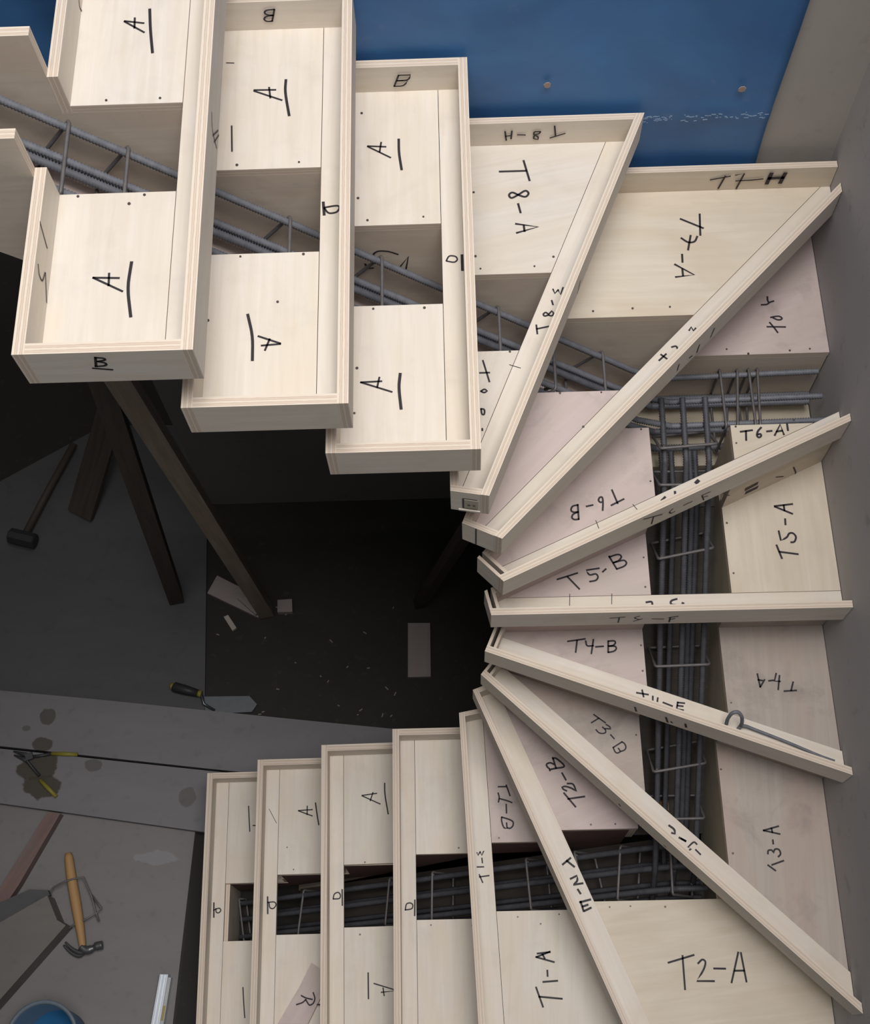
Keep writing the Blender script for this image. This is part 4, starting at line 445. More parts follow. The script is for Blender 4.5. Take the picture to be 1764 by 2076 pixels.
LAB = {
 14: 'highest pale step tray at upper left, its outer end marked B with an underline',
 13: 'pale step tray one step below the highest, next to it on the right',
 12: 'pale straight step tray next to the T8 winder, C1 written in its gap',
 11: 'plywood winder step tray marked T8-A, T8-H and T8-E against the blue tarpaulin',
 10: 'plywood winder step tray marked T7-A and T7-H ending in the concrete corner',
 9: 'plywood winder step tray marked T6-B and T6-A1 with a pinkish inner board',
 8: 'winder step tray marked T5-A and T5-B, its front running straight to the wall',
 7: 'winder step tray marked T4-A and T4-B with a hooked bar on its front',
 6: 'plywood winder step tray marked T3-A and T3-B with a weathered grey outer board',
 5: 'plywood winder step tray marked T2-A and T2-B at lower right',
 4: 'winder step tray marked T1-A, T1-B and T1-E, first of the fan',
 3: 'straight step tray beside the T1 winder, marked only with a D',
 2: 'straight step tray in the lower flight with an A at both floor ends',
 1: 'straight plywood step tray in the lower flight holding the pinkish scrap board',
 0: 'lowest straight plywood step tray, leftmost of the lower flight above the tool-strewn floor'}
for L in (0, 1, 2, 3, 12, 13, 14): straight(L, LAB[L])
WI = {}
MATS = {4: (PINK, FRESH, 1.5, 1.5), 5: (PINK, YELL, .4, 0.1), 6: (STAIN, STAIN, .3, 1.5), 7: (PINK, STAIN, .2, 1.5), 8: (PINK, YELL, .3, 1.57),
        9: (PINK, YELL, .7, .3), 10: (PINK, YELL, .8, 0.0), 11: (FRESH, FRESH, 1.2, 0.2)}
for L, (mi, mo, gi, g2) in MATS.items(): WI[L] = winder(L, LAB[L], mi, mo, gi, g2)

# ends by the open well: inset plate on T8, dark joint on T7
def face_patch(L, name, u0, u1, w0, w1, proud, mat):
    q = WI[L]; a, te, ne = q['a'], q['te'], q['ne']
    V = []
    for d in (0.0, proud):
        for u, w in ((u0, w0), (u1, w0), (u1, w1), (u0, w1)):
            p = a + te * u - ne * d; V.append((p.x, p.y, q['z'] + w))
    return build(name, V, [(0, 1, 2, 3), (7, 6, 5, 4), (0, 4, 5, 1), (1, 5, 6, 2), (2, 6, 7, 3), (3, 7, 4, 0)], [mat], TRAY[L])
INSET = plain('shadow_gap_paint', (0.07, 0.065, 0.06), 0.8)
face_patch(11, 'slot', 0.021, 0.049, -0.002, 0.042, 0.0008, INSET)
face_patch(11, 'inset_plate', 0.020, 0.0455, 0.002, 0.0385, 0.0016, GREEN)
for u in (0.0245, 0.034): face_patch(11, 'screw_head', u, u + 0.005, 0.017, 0.022, 0.003, NAIL)
face_patch(11, 'cover_strip', 0.016, 0.056, -0.0135, -0.008, 0.002, FRESH)

face_patch(10, 'joint', 0.0525, 0.0555, -0.0155, 0.066, 0.0009, INSET)

# ---------------------------------------------------------------- pencil lettering and nails
def pip(x, y, p):
    r = False
    for i in range(len(p)):
        x1, y1 = p[i - 1]; x2, y2 = p[i]
        if (y1 > y) != (y2 > y) and x < (x2 - x1) * (y - y1) / (y2 - y1) + x1: r = not r
    return r
def host(L, kind, x, y):
    c = [h for h in HOST.get(L, []) if h[0] == kind]
    for k, p, o in c:
        if p and pip(x, y, p): return o
    if not c: return None
    def dist(h):
        if not h[1]: return 0
        return min(math.hypot(x - q[0], y - q[1]) for q in h[1])
    return min(c, key=dist)[2]
def ribbon(strokes, n, w, lift=0.0006):
    n = Vector(n).normalized(); V = []; F = []
    for s in strokes:
        p = [Vector(q) / 1000 + n * lift for q in s]
        q = [p[0]]                                      # round the soft bends of a hand stroke, keep its sharp corners
        for i in range(1, len(p) - 1):
            u, v = p[i] - p[i - 1], p[i + 1] - p[i]
            if u.length > 1e-6 and v.length > 1e-6 and u.angle(v) < 1.75:
                a, b = p[i] - u * 0.42, p[i] + v * 0.42
                q += [a * (1 - k) ** 2 + p[i] * 2 * k * (1 - k) + b * k ** 2 for k in (0, .25, .5, .75, 1)]
            else: q.append(p[i])
        if len(p) > 1: q.append(p[-1])
        k0 = len(V)
        for i in range(len(q)):
            t = (q[min(i + 1, len(q) - 1)] - q[max(i - 1, 0)])
            if t.length < 1e-6: t = Vector((1, 0, 0))
            t.normalize(); side = n.cross(t) * (w / 2)
            ext = t * (w * 0.3) * (-1 if i == 0 else 1 if i == len(q) - 1 else 0)
            V += [q[i] + side + ext, q[i] - side + ext]
        for i in range(len(q) - 1): F.append((k0 + 2 * i, k0 + 2 * i + 1, k0 + 2 * i + 3, k0 + 2 * i + 2))
    return V, F
acc = {}
BEAM = {}
def place_marks():
    for m in D['marks']:
        pts = [p for s in m['s'] for p in s]
        x = sum(p[0] for p in pts) / len(pts) / 1000; y = sum(p[1] for p in pts) / len(pts) / 1000
        o = BEAM['far'] if m['k'] == 'beam' else host(m['L'], m['k'], x, y)
        if o is None: continue
        groups = []                                     # strokes that touch or nearly touch form one character
        for s in m['s']:
            near = [g for g in groups if any((Vector(p) - Vector(q)).length < 14 for q_ in g for q in dens(q_, 4) for p in dens(s, 4))]
            groups = [g for g in groups if g not in near] + [sum(near, []) + [s]]
        for g in groups:
            V, F = ribbon(g, m['n'], m['w'] / 1000); build('marker_lettering', V, F, [INK], o)
def place_nails():
    for L, x, y in D['nails']:
        x /= 1000; y /= 1000; o = host(L, 'soffit', x, y); z = L * R
        if o is None: continue
        r = random.uniform(0.0020, 0.0028); k = 8
        V = [(x + r * math.cos(q * math.pi / 4), y + r * math.sin(q * math.pi / 4), z + h) for h in (0.0001, 0.0012) for q in range(k)]
        F = [tuple(range(k, 2 * k))] + [(q, (q + 1) % k, k + (q + 1) % k, k + q) for q in range(k)]
        build('nail', V, F, [NAIL], o)

# ---------------------------------------------------------------- spine beam moulds under the trays
def zbu(x): return 1.689 - 0.849 * min(x, 0.375)
def zbm(y): return 1.07 + 0.85 * y
def zbl(x): return 0.115 + 0.849 * (min(x, 0.44) + 0.238)
def saw(name, steps, botfn, axis, fixed, parent, mat, ends):
    """steps: [(from, to, level)] along the axis; saw-tooth top under each tray, sloping underside"""
    top = []
    for a, b, L in steps: top += [(a, L * R - HB - 0.0006), (b, L * R - HB - 0.0006)]
    lo, hi = steps[0][0], steps[-1][1]
    xs = [hi] + [x for x in ends if lo < x < hi] + [lo]
    poly = top + [(x, botfn(x)) for x in xs]
    f0, f1 = fixed
    ax = (lambda a, b, t: (a, t, b)) if axis == 'x' else (lambda a, b, t: (t, a, b))
    return board(name, poly, f0, f1, parent, mat, grain=0.0, axes=ax)
bu = thing('beam_mould', (-0.3, 0.474, 1.3), 'plywood trough under the upper flight with saw-tooth sides', 'formwork')
up_steps = [(-1.03, -0.8785, 16), (-0.8785, -0.6725, 15), (-0.6725, -0.4665, 14), (-0.4665, -0.2605, 13), (-0.2605, -0.0545, 12)]
o = saw('side_board', up_steps + [(-0.0545, 0.165, 11), (0.165, 0.468, 10), (0.468, 0.797, 9)], lambda x: max(0.0, zbu(x) - 0.03), 'x', (YUB, YUB + TH), bu, TRENCH, (0.375,)); BEAM['far'] = o
saw('side_board', up_steps + [(-0.0545, 0.093, 11), (0.093, 0.298, 10), (0.298, XRA, 9)], lambda x: zbu(x) - 0.03, 'x', (YUA - TH, YUA), bu, TRENCH, (0.375,))
def plank_quad(name, pts, th, parent, mat):
    P3 = [Vector(p) for p in pts]; n = (P3[1] - P3[0]).cross(P3[2] - P3[0]).normalized()
    if n.z < 0: n = -n
    V = P3 + [p - n * th for p in P3]
    d = (P3[1] - P3[0]).normalized(); s = n.cross(d)
    F = [(0, 1, 2, 3), (7, 6, 5, 4), (0, 4, 5, 1), (1, 5, 6, 2), (2, 6, 7, 3), (3, 7, 4, 0)]
    uv = [[((V[i] - P3[0]).dot(d), (V[i] - P3[0]).dot(s)) for i in f] for f in F]
    return build(name, V, F, [mat], parent, uv=uv)
plank_quad('bottom_board', [(-1.03, YUA, zbu(-1.03)), (0.375, YUA, zbu(0.375)), (0.375, YUB, zbu(0.375)), (-1.03, YUB, zbu(-1.03))], 0.02, bu, PINK)
plank_quad('bottom_board', [(0.376, YUA, zbu(0.4)), (0.797, YUA, zbu(0.4)), (0.797, YUB, zbu(0.4)), (0.376, YUB, zbu(0.4))], 0.02, bu, GREEN)
bm = thing('beam_mould', (0.47, 0.0, 0.6), 'plywood trough under the fan of winder steps, olive right side in view', 'formwork')
saw('side_board', [(-0.36, -0.32, 5), (-0.32, -0.107, 6), (-0.107, 0.052, 7), (0.052, 0.226, 8), (0.226, YUA - TH - .001, 9)], lambda y: zbm(y) - 0.03, 'y', (XRA - TH, XRA), bm, GREEN, ())
saw('side_board', [(-0.531, -0.492, 5), (-0.492, -0.174, 6), (-0.174, 0.052, 7), (0.052, 0.308, 8), (0.308, YUA - .001, 9)], lambda y: zbm(y) - 0.03, 'y', (XRB, XRB + TH), bm, GREEN, ())
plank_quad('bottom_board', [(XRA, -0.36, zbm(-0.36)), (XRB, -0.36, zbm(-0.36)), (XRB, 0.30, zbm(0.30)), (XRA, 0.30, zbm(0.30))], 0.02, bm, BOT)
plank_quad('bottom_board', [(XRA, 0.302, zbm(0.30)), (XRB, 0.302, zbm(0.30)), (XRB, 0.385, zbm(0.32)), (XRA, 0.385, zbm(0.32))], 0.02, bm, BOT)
bl = thing('beam_mould', (-0.2, -0.447, -0.2), 'plywood trough under the lower flight, dark inside', 'formwork')
lo_steps = [(-0.80, -0.598, 0), (-0.598, -0.392, 1), (-0.392, -0.186, 2), (-0.186, 0.012, 3)]
fl = lambda x: max(-0.215, zbl(x) - 0.03)
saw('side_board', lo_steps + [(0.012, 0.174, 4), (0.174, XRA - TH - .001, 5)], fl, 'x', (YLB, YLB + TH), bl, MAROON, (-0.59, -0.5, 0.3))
saw('side_board', lo_steps + [(0.012, 0.242, 4), (0.242, XRB, 5)], fl, 'x', (YLA - TH, YLA), bl, GREEN, (-0.59, -0.5, 0.3, 0.44))
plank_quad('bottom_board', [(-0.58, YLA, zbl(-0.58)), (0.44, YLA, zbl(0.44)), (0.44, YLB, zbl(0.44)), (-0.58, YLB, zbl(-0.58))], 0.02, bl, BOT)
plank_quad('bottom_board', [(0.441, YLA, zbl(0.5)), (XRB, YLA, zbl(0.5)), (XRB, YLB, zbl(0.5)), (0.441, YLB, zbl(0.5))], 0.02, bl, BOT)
board('front_board', rect(-0.798, -0.78, YLA, YLB), -0.215, -HB - .0006, bl, TRENCH, upright=((-0.798, YLA), (0, 1), (1, 0), 0.018))
place_marks(); place_nails()

# ---------------------------------------------------------------- reinforcement cages
BR = 0.0065
def stirrup(name, corners, parent, r=0.0036):
    c = [Vector(p) for p in corners]; pts = []
    for i in range(4):
        a, b, d = c[i - 1], c[i], c[(i + 1) % 4]
        for f in (0.10, 0.03):
            pts.append(b + (a - b) * f)
        for f in (0.03, 0.10): pts.append(b + (d - b) * f)
    tail = [c[0] + (c[1] - c[0]) * 0.06, c[0] + (c[1] - c[0]) * 0.10 + (c[3] - c[0]) * 0.28]
    build(name, *join([tube(pts, r, 6, True), tube(tail, r, 6)]), [TIE], parent, smooth=True)
zt = lambda x: 2.455 - 0.845 * (min(x, 0.40) + 0.7)
cu = thing('rebar_cage', (-0.2, 0.474, 1.35), 'ribbed steel reinforcement sloping through the gaps of the upper flight', 'rebar')
for y in (0.414, 0.475, 0.538):
    w = random.uniform(-.004, .004)
    rebar('top_bar', [(-1.02, y, zt(-1.02)), (-0.3, y + w, zt(-0.3)), (0.36, y, zt(0.36)), (0.44, y - w, zt(0.4) - .004), (0.785, y + .006, zt(0.4) - .004)], BR, cu)
for y, dz in ((0.416, -0.118), (0.462, -0.125), (0.527, -0.120), (0.541, -0.112)):
    rebar('bottom_bar', [(-1.02, y, zt(-1.02) + dz), (0.33, y, zt(0.33) + dz), (0.42, y, zt(0.4) + dz), (0.785, y - .004, zt(0.4) + dz + .01)], BR + .001, cu)
sl = Vector((-0.645, 0, -0.764))
ust = [x / 1000 for x in D['st']['up']] + [0.17]
for x in ust:
    zc = zt(x) + BR + .004; p = Vector((x, 0, zc)); dn = sl * 0.118
    stirrup('stirrup', [p + Vector((0, .404, 0)), p + Vector((0, .548, 0)), p + dn + Vector((0, .548, 0)), p + dn + Vector((0, .404, 0))], cu)
for x, lean in ((0.56, 0.0), (0.585, 0.015), (0.625, 0.0), (0.635, 0.01)):
    zc = zt(1) + .008; 
    stirrup('stirrup', [(x, .404, zc), (x + lean, .55, zc), (x + lean, .55, zc - .13), (x, .404, zc - .13)], cu, 0.0032)
cm = thing('rebar_cage', (0.47, 0.0, 0.8), 'steel reinforcement cage seen as vertical bars in the trough between T2 and T7', 'rebar')
ztm = lambda y: 1.24 + 0.85 * y
for x in (0.419, 0.466, 0.516):
    w = random.uniform(-.003, .003)
    rebar('top_bar', [(x, -0.52, ztm(-0.40) - .16), (x, -0.46, ztm(-0.40) - .06), (x, -0.39, ztm(-0.39)), (x + w, 0.0, ztm(0.0)), (x, 0.33, ztm(0.33)), (x, 0.47, ztm(0.33) + .03)], BR, cm, mat=STEEL2)
for x in (0.430, 0.452, 0.494, 0.506):
    rebar('bottom_bar', [(x, -0.44, ztm(-0.40) - .13), (x, -0.38, ztm(-0.38) - .105), (x + .002, 0.30, ztm(0.30) - .105), (x, 0.40, ztm(0.34) - .105)], BR, cm, mat=STEEL2)
sm = Vector((0, 0.645, -0.764))
for y in [y / 1000 for y in D['st']['mid'][1:]]:
    zc = ztm(y) + BR + .003; p = Vector((0, y, zc)); dn = sm * 0.11; k = random.uniform(-.004, .012)
    stirrup('stirrup', [p + Vector((.407, -k, 0)), p + Vector((.532, k, 0.0)), p + dn + Vector((.532, k, 0)), p + dn + Vector((.407, -k, 0))], cm)
cl = thing('rebar_cage', (-0.1, -0.447, -0.1), 'steel reinforcement cage lying in the dark trough of the lower flight', 'rebar')
ztl = lambda x: 0.115 + 0.16 + 0.849 * (min(x, 0.45) + 0.238)
for y in (-0.402, -0.452, -0.505):
    rebar('top_bar', [(-0.77, y, ztl(-0.77)), (-0.2, y + random.uniform(-.004, .004), ztl(-.2)), (0.40, y, ztl(0.40)), (0.47, y, ztl(0.45)), (0.54, y, ztl(0.45))], BR + .001, cl, mat=STEEL2)
for y in (-0.390, -0.430, -0.480, -0.515):
    rebar('bottom_bar', [(-0.69, y, ztl(-0.69) - .10), (0.40, y, ztl(0.40) - .10), (0.47, y, ztl(0.45) - .10), (0.54, y, ztl(0.45) - .10)], BR, cl, mat=STEEL2)
sx = Vector((0.645, 0, -0.764))
for x in [-0.765, -0.68] + [x / 1000 for x in D['st']['low']]:
    zc = ztl(x) + BR + .004; p = Vector((x, 0, zc)); dn = sx * (0.09 if x > -0.6 else 0.03); k = random.uniform(-.012, .012)
    stirrup('stirrup', [p + Vector((-k, -.388, 0)), p + Vector((k, -.519, 0)), p + dn + Vector((k, -.519, 0)), p + dn + Vector((-k, -.388, 0))], cl)

cp = Vector(D['flo']['chip'][0]) / 1000
V, F = boxv(cp, (.011, .001, 0), (-.001, .009, .0076), (0, -.003, .0035))
tag(build('wood_block', V, F, [HAND], loc=tuple(cp)), 'small orange brown wood block lying between the bars under the T3 tray', 'offcut')

# hooked bar lying on the T4 strip
F_ = D['flo']; M = lambda k: [Vector(p) / 1000 for p in F_[k]]
hkb = thing('hooked_bar', M('hookB')[2], 'loose hooked rebar resting on the T4 front strip near the wall', 'rebar')
hp = M('hookA')
def smooth(p, k=4):
    out = []
    for i in range(len(p) - 1):
        p0, p1, p2, p3 = p[max(i - 1, 0)], p[i], p[i + 1], p[min(i + 2, len(p) - 1)]
        for j in range(k):
            t = j / k
            out.append(0.5 * ((2 * p1) + (p2 - p0) * t + (2 * p0 - 5 * p1 + 4 * p2 - p3) * t * t + (3 * p1 - p0 - 3 * p2 + p3) * t ** 3))
    return out + [p[-1]]
build('hook', *tube(smooth(hp), 0.0042, 8), [STEEL], hkb, smooth=True)
bp_ = smooth(M('hookB')); nb = len(bp_)
build('shank', *tube(bp_, 0.0042, 8, False, [0.0045 - 0.0018 * i / nb for i in range(nb)]), [STEEL], hkb, smooth=True)

# scrap board with an R in the second lowest tray
sc = [(p[0] / 1000, p[1] / 1000) for p in D['scrap']]
zs = R + 0.0162
sb = thing('scrap_board', (sc[0][0], sc[0][1], R), 'pinkish plywood scrap with an R lying in the second lowest step tray', 'offcut')
cut = 0.0
b1 = board('panel', sc, R + .0004, zs - .0004, sb, PINK, grain=1.0)
V, F = join([ribbon([[tuple(q) for q in s] for s in D['rm']], (0, 0, 1), 0.004, 0.0004)]); build('marker_lettering', V, F, [INK], b1)

# ---------------------------------------------------------------- boards and tools on the lower floor
def flat(name, key, z0, z1, mat, label, cat, grain=0.0, group=None, em=None):
    p = [(q[0] / 1000, q[1] / 1000) for q in F_[key]]
    loc = (sum(q[0] for q in p) / len(p), sum(q[1] for q in p) / len(p), z0)
    o = board(name, p, z0, z1, None, mat, grain, em or mat, loc=loc); return tag(o, label, cat, group)
SHEET = greyboard('grey_sheet', (0.072, 0.070, 0.073), (0.098, 0.095, 0.096))
def rel(key, px):  # spots are given relative to the board's own base
    p = F_[key]; n = len(p); return [(x - sum(q[0] for q in p) / n / 1000, y - sum(q[1] for q in p) / n / 1000) + r for x, y, *r in [(a[0], a[1], *a[2:]) for a in []]]
def spots(key, items):
    p = F_[key]; n = len(p); cx = sum(q[0] for q in p) / n / 1000; cy = sum(q[1] for q in p) / n / 1000
    return [(x - cx, y - cy, rx, ry, col, f) for x, y, rx, ry, col, f in items]
PL1 = greyboard('grey_plank', (0.155, 0.149, 0.153), (0.20, 0.194, 0.198), spots('plank1', [(-1.69, .24, .045, .04, OIL, .7), (-1.45, .22, .05, .05, OIL, .7), (-1.52, .18, .03, .02, OIL, .5), (-1.46, .125, .07, .04, OIL, .8)]))
PL2 = greyboard('grey_plank_oily', (0.16, 0.153, 0.158), (0.205, 0.198, 0.202), spots('plank2', [(-1.46, .05, .12, .075, OIL, .9), (-1.44, -.02, .13, .07, OIL, .9), (-1.28, .05, .05, .035, OIL, .5), (-0.96, -.06, .05, .06, OIL, .4)]))
SLABM = greyboard('cement_slab', (0.17, 0.16, 0.156), (0.215, 0.206, 0.2), spots('slab', [(-1.06, -.25, .13, .05, (0.27, 0.27, 0.28), .5)]))
flat('cement_board', 'slab', -0.22, -0.18, SLABM, 'grey cement board under the hammer at lower left', 'board')
flat('plywood_sheet', 'sheetA', -0.22, -0.205, SHEET, 'large grey plywood sheet on the floor left of the dark pit', 'board')
flat('plank', 'plank1', -0.18, -0.151, PL1, 'wide grey plank next to the trowel, crossing towards the lower flight', 'plank', -0.1, 'wide planks on the floor')
flat('plank', 'plank2', -0.1795, -0.150, PL2, 'wide grey plank with an oily stain under the pliers', 'plank', -0.1, 'wide planks on the floor')
OFFC = ply('dusty_offcut', (0.27, 0.235, 0.22), (0.22, 0.19, 0.175), (0.30, 0.22, 0.20), 0.6, 0.7, 0.2)
flat('offcut', 'offcut1', -0.22, -0.205, OFFC, 'rectangular plywood offcut alone in the middle of the dark pit', 'offcut', 1.57, 'offcuts in the pit')
flat('offcut', 'offcut2', -0.22, -0.202, OFFC, 'slanted wide offcut board at the foot of the timber prop', 'offcut', 0.4, 'offcuts in the pit')
flat('offcut', 'offcut3', -0.22, -0.195, OFFC, 'small square wood block right of the prop foot', 'offcut', 0, 'offcuts in the pit')
flat('offcut', 'offcut4', -0.22, -0.207, STAIN, 'thin small stick of wood below the slanted offcut board', 'offcut', 1, 'offcuts in the pit')
flat('offcut', 'offcut5', -0.2015, -0.185, OFFC, 'small pinkish piece lying on the slanted offcut board', 'offcut', 0, 'offcuts in the pit')
flat('batten', 'batten', -0.1795, -0.140, RED, 'reddish brown batten lying on the cement board at the left edge', 'timber', 1.0)
flat('timber_board', 'beamA', -0.1395, -0.118, SHEET, 'grey board laid across the reddish batten at the left edge', 'timber')
BRN = greyboard('brown_grey_board', (0.135, 0.125, 0.115), (0.18, 0.165, 0.15))
flat('timber_board', 'beamB', -0.1795, -0.10, BRN, 'thick grey-brown board pointing at the hammer head from the left edge', 'timber')
# chips of wood scattered in the pit
CHIP = plain('wood_chip', (0.22, 0.19, 0.165), 0.8)
pr = []
for k in range(22):
    x, y = random.uniform(-0.9, -0.25), random.uniform(0.2, 0.62); a = random.uniform(0, 3.1); l = random.uniform(.002, .008)
    pr.append(boxv((x, y, -0.2185), (l * math.cos(a), l * math.sin(a), 0), (-.0018 * math.sin(a), .0018 * math.cos(a), 0), (0, 0, .0013)))
V, F = join(pr); tag(build('wood_chips', V, F, [CHIP], loc=(-0.6, 0.4, -0.22)), 'pale wood chips scattered over the dark pit floor', 'debris', kind='stuff')

# timber props under the stair
def prop(name, key, z1, w, t, mat, label):
    a, b = M(key); d = (b - a); e = a + d * ((z1 - a.z) / d.z)
    o = beamobj(name, a, e, w, t, mat, loc=tuple(a), side=(1, 0.2, 0)); return tag(o, label, 'prop', 'timber props under the stair')
prop('timber_prop', 'prop1', 2.22, 0.05, 0.045, WOODD, 'pale brown timber prop leaning up under the highest tray, foot by the offcuts')
prop('timber_prop', 'prop2', 2.24, 0.05, 0.06, WOODK, 'dark timber prop standing on the grey sheet left of the pale prop')
prop('timber_prop', 'prop3', 1.5, 0.035, 0.035, WOODK, 'dim thin timber prop at the right side of the dark pit')
o = beamobj('leaning_board', (-1.42, 0.98, -0.192), (-1.24, 1.30, 0.11), 0.10, 0.018, WOODK, loc=(-1.42, 0.98, -0.203)); tag(o, 'dark board leaning beside the sledgehammer in the deep shade', 'board')
# sledgehammer
a = M('sledge'); sl_ = thing('sledgehammer', (a[0] + a[1]) / 2 + Vector((0, 0, -.03)), 'dark sledgehammer lying in the shade at the left edge of the grey sheet', 'hammer')
DARK = plain('dark_iron', (0.05, 0.05, 0.052), 0.5, 0.5)
c0, c1 = a[0], a[1]; dd = (c1 - c0); nd = [c0 + dd * f for f in (0, .04, .5, .96, 1)]
build('head', *tube(nd, 0.028, 8, False, [0.024, 0.029, 0.029, 0.029, 0.024]), [DARK], sl_)
build('handle', *tube([a[2], a[3], a[4]], 0.014, 8), [WOODK], sl_, smooth=True)

# claw hammer
hh = M('hammerH'); hm = thing('claw_hammer', hh[-1] + Vector((0, 0, -.02)), 'claw hammer with varnished wooden handle on the cement board', 'hammer')
d = smooth(hh); n = len(d)
prof = [0.013 + 0.0035 * math.sin(math.pi * min(1, i / n * 1.6)) * (1 if i / n < .6 else 0) - 0.003 * max(0, i / n - .6) / .4 for i in range(n)]
prof[0] = 0.010
build('handle', *tube(d, 0.014, 10, False, prof), [HAND], hm, smooth=True)
IRON = plain('hammer_iron', (0.13, 0.13, 0.135), 0.4, 0.7)
cw = smooth(M('hammerC'))
for s in (-1, 1):
    q = [p + Vector((0.004 * s, 0.004 * s, 0.005 * s)) for p in cw]
    build('claw', *tube(q, 0.005, 6, False, [0.003 + 0.007 * i / len(q) for i in range(len(q))]), [IRON], hm, smooth=True)
fc = smooth(M('hammerF')); nf = len(fc)
build('head', *tube(fc, 0.011, 10, False, [0.013 if i / nf < .45 else (0.010 if i / nf < .62 else 0.0135) for i in range(nf)]), [IRON], hm, smooth=True)
# wire stirrup lying around the hammer
ws = thing('wire_stirrup', M('wire')[3] + Vector((0, 0, -.03)), 'bent wire stirrup lying around the hammer handle', 'wire')
wp = [p + Vector((0, 0, .014 * math.exp(-((i - 6.5) / 1.6) ** 2))) for i, p in enumerate(M('wire'))]
build('loop', *tube(wp, 0.0032, 6), [TIE], ws, smooth=True)
build('hook_end', *tube(M('wireh'), 0.0032, 6), [TIE], ws, smooth=True)
# pliers
pp = M('pl'); zp = -0.1435; pl = thing('pliers', (pp[3].x, pp[3].y, -0.15), 'yellow-handled pliers lying open on the oily plank', 'pliers')
YEL = plain('yellow_grip', (0.22, 0.19, 0.03), 0.45); PIV = plain('plier_steel', (0.16, 0.165, 0.175), 0.35, 0.8)
pz = [Vector((p.x, p.y, zp)) for p in pp]
build('jaw', *tube([pz[0], pz[4], pz[3]], .008, 6, False, [.003, .009, .010]), [PIV], pl, smooth=True)
build('jaw', *tube([pz[1], pz[2], pz[3]], .008, 6, False, [.003, .009, .010]), [PIV], pl, smooth=True)
V, F = boxv(pz[3] + Vector((0, 0, .004)), (.011, .004, 0), (-.004, .011, 0), (0, 0, .007)); build('pivot', V, F, [PIV], pl)
build('handle', *tube([pz[3], pz[5], pz[6]], .006, 6), [DARK], pl, smooth=True)
build('handle', *tube([pz[3], pz[8], pz[9]], .006, 6), [DARK], pl, smooth=True)
build('grip', *tube([pz[6], (pz[6] + pz[7]) / 2, pz[7]], .007, 8, False, [.0065, .0075, .0065]), [YEL], pl, smooth=True)
build('grip', *tube([pz[10], (pz[10] + pz[11]) / 2, pz[11]], .007, 8, False, [.0065, .0075, .0065]), [YEL], pl, smooth=True)
# trowel
tH = M('trH'); tB = [(p.x, p.y) for p in M('trB')]
tr = thing('trowel', (tB[0][0], tB[0][1], -0.205), 'grey bladed trowel with black and yellow handle at the pit edge', 'trowel')
BLK = plain('black_rubber', (0.025, 0.024, 0.024), 0.5)
BLADE = plain('trowel_blade', (0.13, 0.14, 0.15), 0.45, 0.5)
hz = [Vector((p.x, p.y, -0.180)) for p in tH]
build('handle', *tube([hz[0] + (hz[1] - hz[0]) * .6, hz[1], (hz[1] + hz[2]) / 2, hz[2]], .016, 10, False, [.013, .018, .017, .013]), [BLK], tr, smooth=True)
build('end_cap', *tube([hz[0], hz[0] + (hz[1] - hz[0]) * .7], .013, 10, False, [.009, .014]), [YEL], tr, smooth=True)
build('ferrule', *tube([hz[2], hz[3]], .012, 10), [YEL], tr, smooth=True)
build('tang', *tube([hz[3], Vector((hz[4].x, hz[4].y, -0.185)), Vector((tB[5][0] + .03, tB[5][1] + .02, -0.2015))], .005, 6), [PIV], tr, smooth=True)
board('blade', tB, -0.2035, -0.2015, tr, BLADE, 0, BLADE)
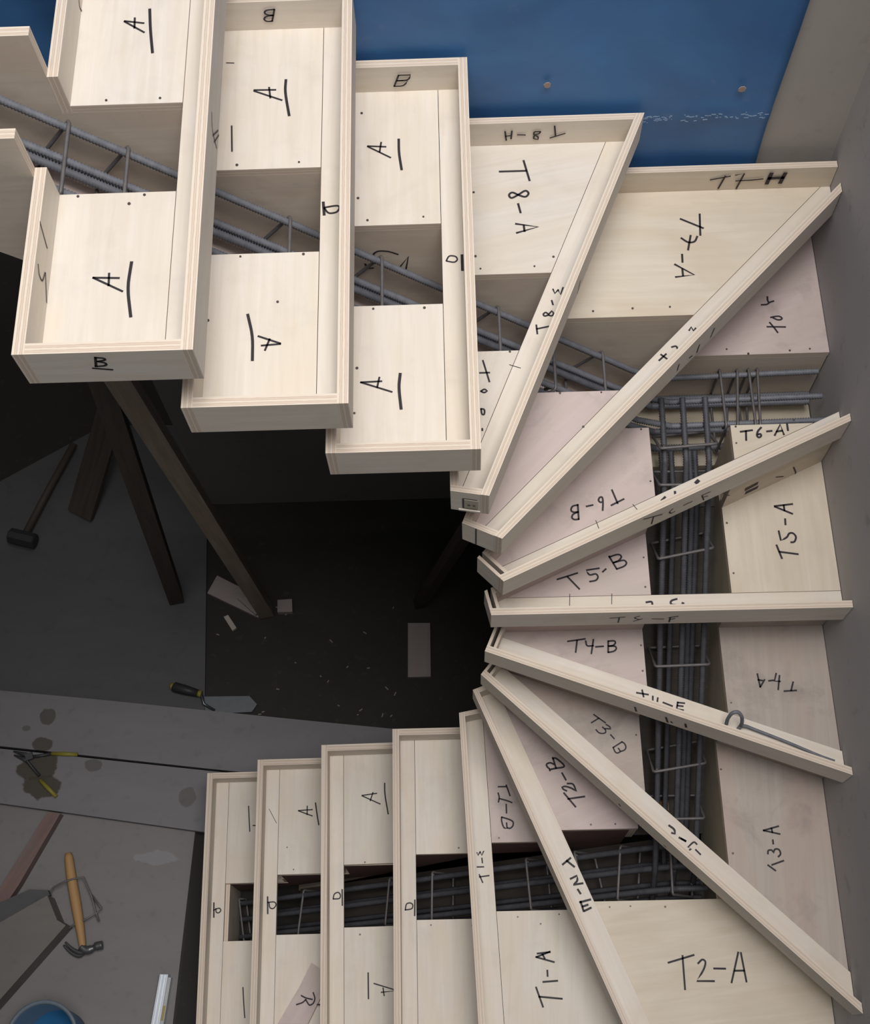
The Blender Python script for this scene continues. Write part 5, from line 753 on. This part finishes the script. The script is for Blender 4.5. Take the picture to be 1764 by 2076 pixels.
# aluminium straightedge and its companion
ALU = plain('aluminium', (0.55, 0.58, 0.62), 0.35, 0.5, 0.05)
l1 = [(p.x, p.y) for p in M('level1')]
lv = thing('spirit_level', (l1[0][0], l1[0][1], -0.18), 'silver aluminium straightedge with a ribbed face at the bottom edge', 'level')
A, B_, C_, D_ = [Vector(q) for q in l1]
for f0, f1, zz in ((0, .22, -.142), (.22, .42, -.146), (.42, .62, -.142), (.62, .80, -.146), (.80, 1, -.142)):
    q = [A + (B_ - A) * f0, A + (B_ - A) * f1, D_ + (C_ - D_) * f1, D_ + (C_ - D_) * f0]
    board('rib', [tuple(v) for v in q], -0.18, zz, lv, ALU, 0, ALU)
l2 = [(p.x, p.y) for p in M('level2')]
r2 = thing('folding_rule', (l2[0][0], l2[0][1], -0.18), 'thin pale rule with a yellow patch lying along the aluminium straightedge', 'ruler')
board('bar', l2, -0.1798, -0.15, r2, plain('pale_plastic', (0.42, 0.42, 0.42), .6), 0, ALU)
board('yellow_patch', [(p.x, p.y) for p in M('levelY')], -0.15, -0.1488, r2, plain('yellow_paint', (0.33, 0.26, 0.09), .6), 0, YEL)
# bucket
bc = M('bucket'); cx, cy = bc[0].x, bc[0].y; rb = (bc[1] - bc[0]).length
bk = thing('bucket', (cx, cy, -0.18), 'blue plastic bucket at the bottom left corner', 'bucket')
def lathe(prof, k=40):
    V = []; F = []
    for r, z in prof:
        V += [(cx + r * math.cos(2 * math.pi * q / k), cy + r * math.sin(2 * math.pi * q / k), z) for q in range(k)]
    for i in range(len(prof) - 1):
        for q in range(k): F.append((i * k + q, i * k + (q + 1) % k, (i + 1) * k + (q + 1) % k, (i + 1) * k + q))
    return V, F
BLUE = plain('bucket_plastic', (0.05, 0.09, 0.15), 0.4)
BLUE2 = plain('bucket_rim_plastic', (0.13, 0.16, 0.19), 0.4)
ri = rb - .006
V, F = lathe([(rb * .80, -0.18), (rb * .98, 0.012), (rb - .004, 0.012), (ri - .004, 0.012), (rb * .77, -0.172), (0.001, -0.172)]); build('body', V, F, [BLUE], bk, smooth=True)
V, F = lathe([(rb - .003, 0.010), (rb + .003, 0.013), (rb + .003, 0.019), (rb - .003, 0.021), (rb - .009, 0.016), (rb - .009, 0.010)]); build('rim', V, F, [BLUE2], bk, smooth=True)
WAT = plain('bucket_water', (0.02, 0.10, 0.22), 0.12)
V, F = lathe([(rb * .80, -0.13), (0.001, -0.13)]); build('water', V, F, [WAT], bk)
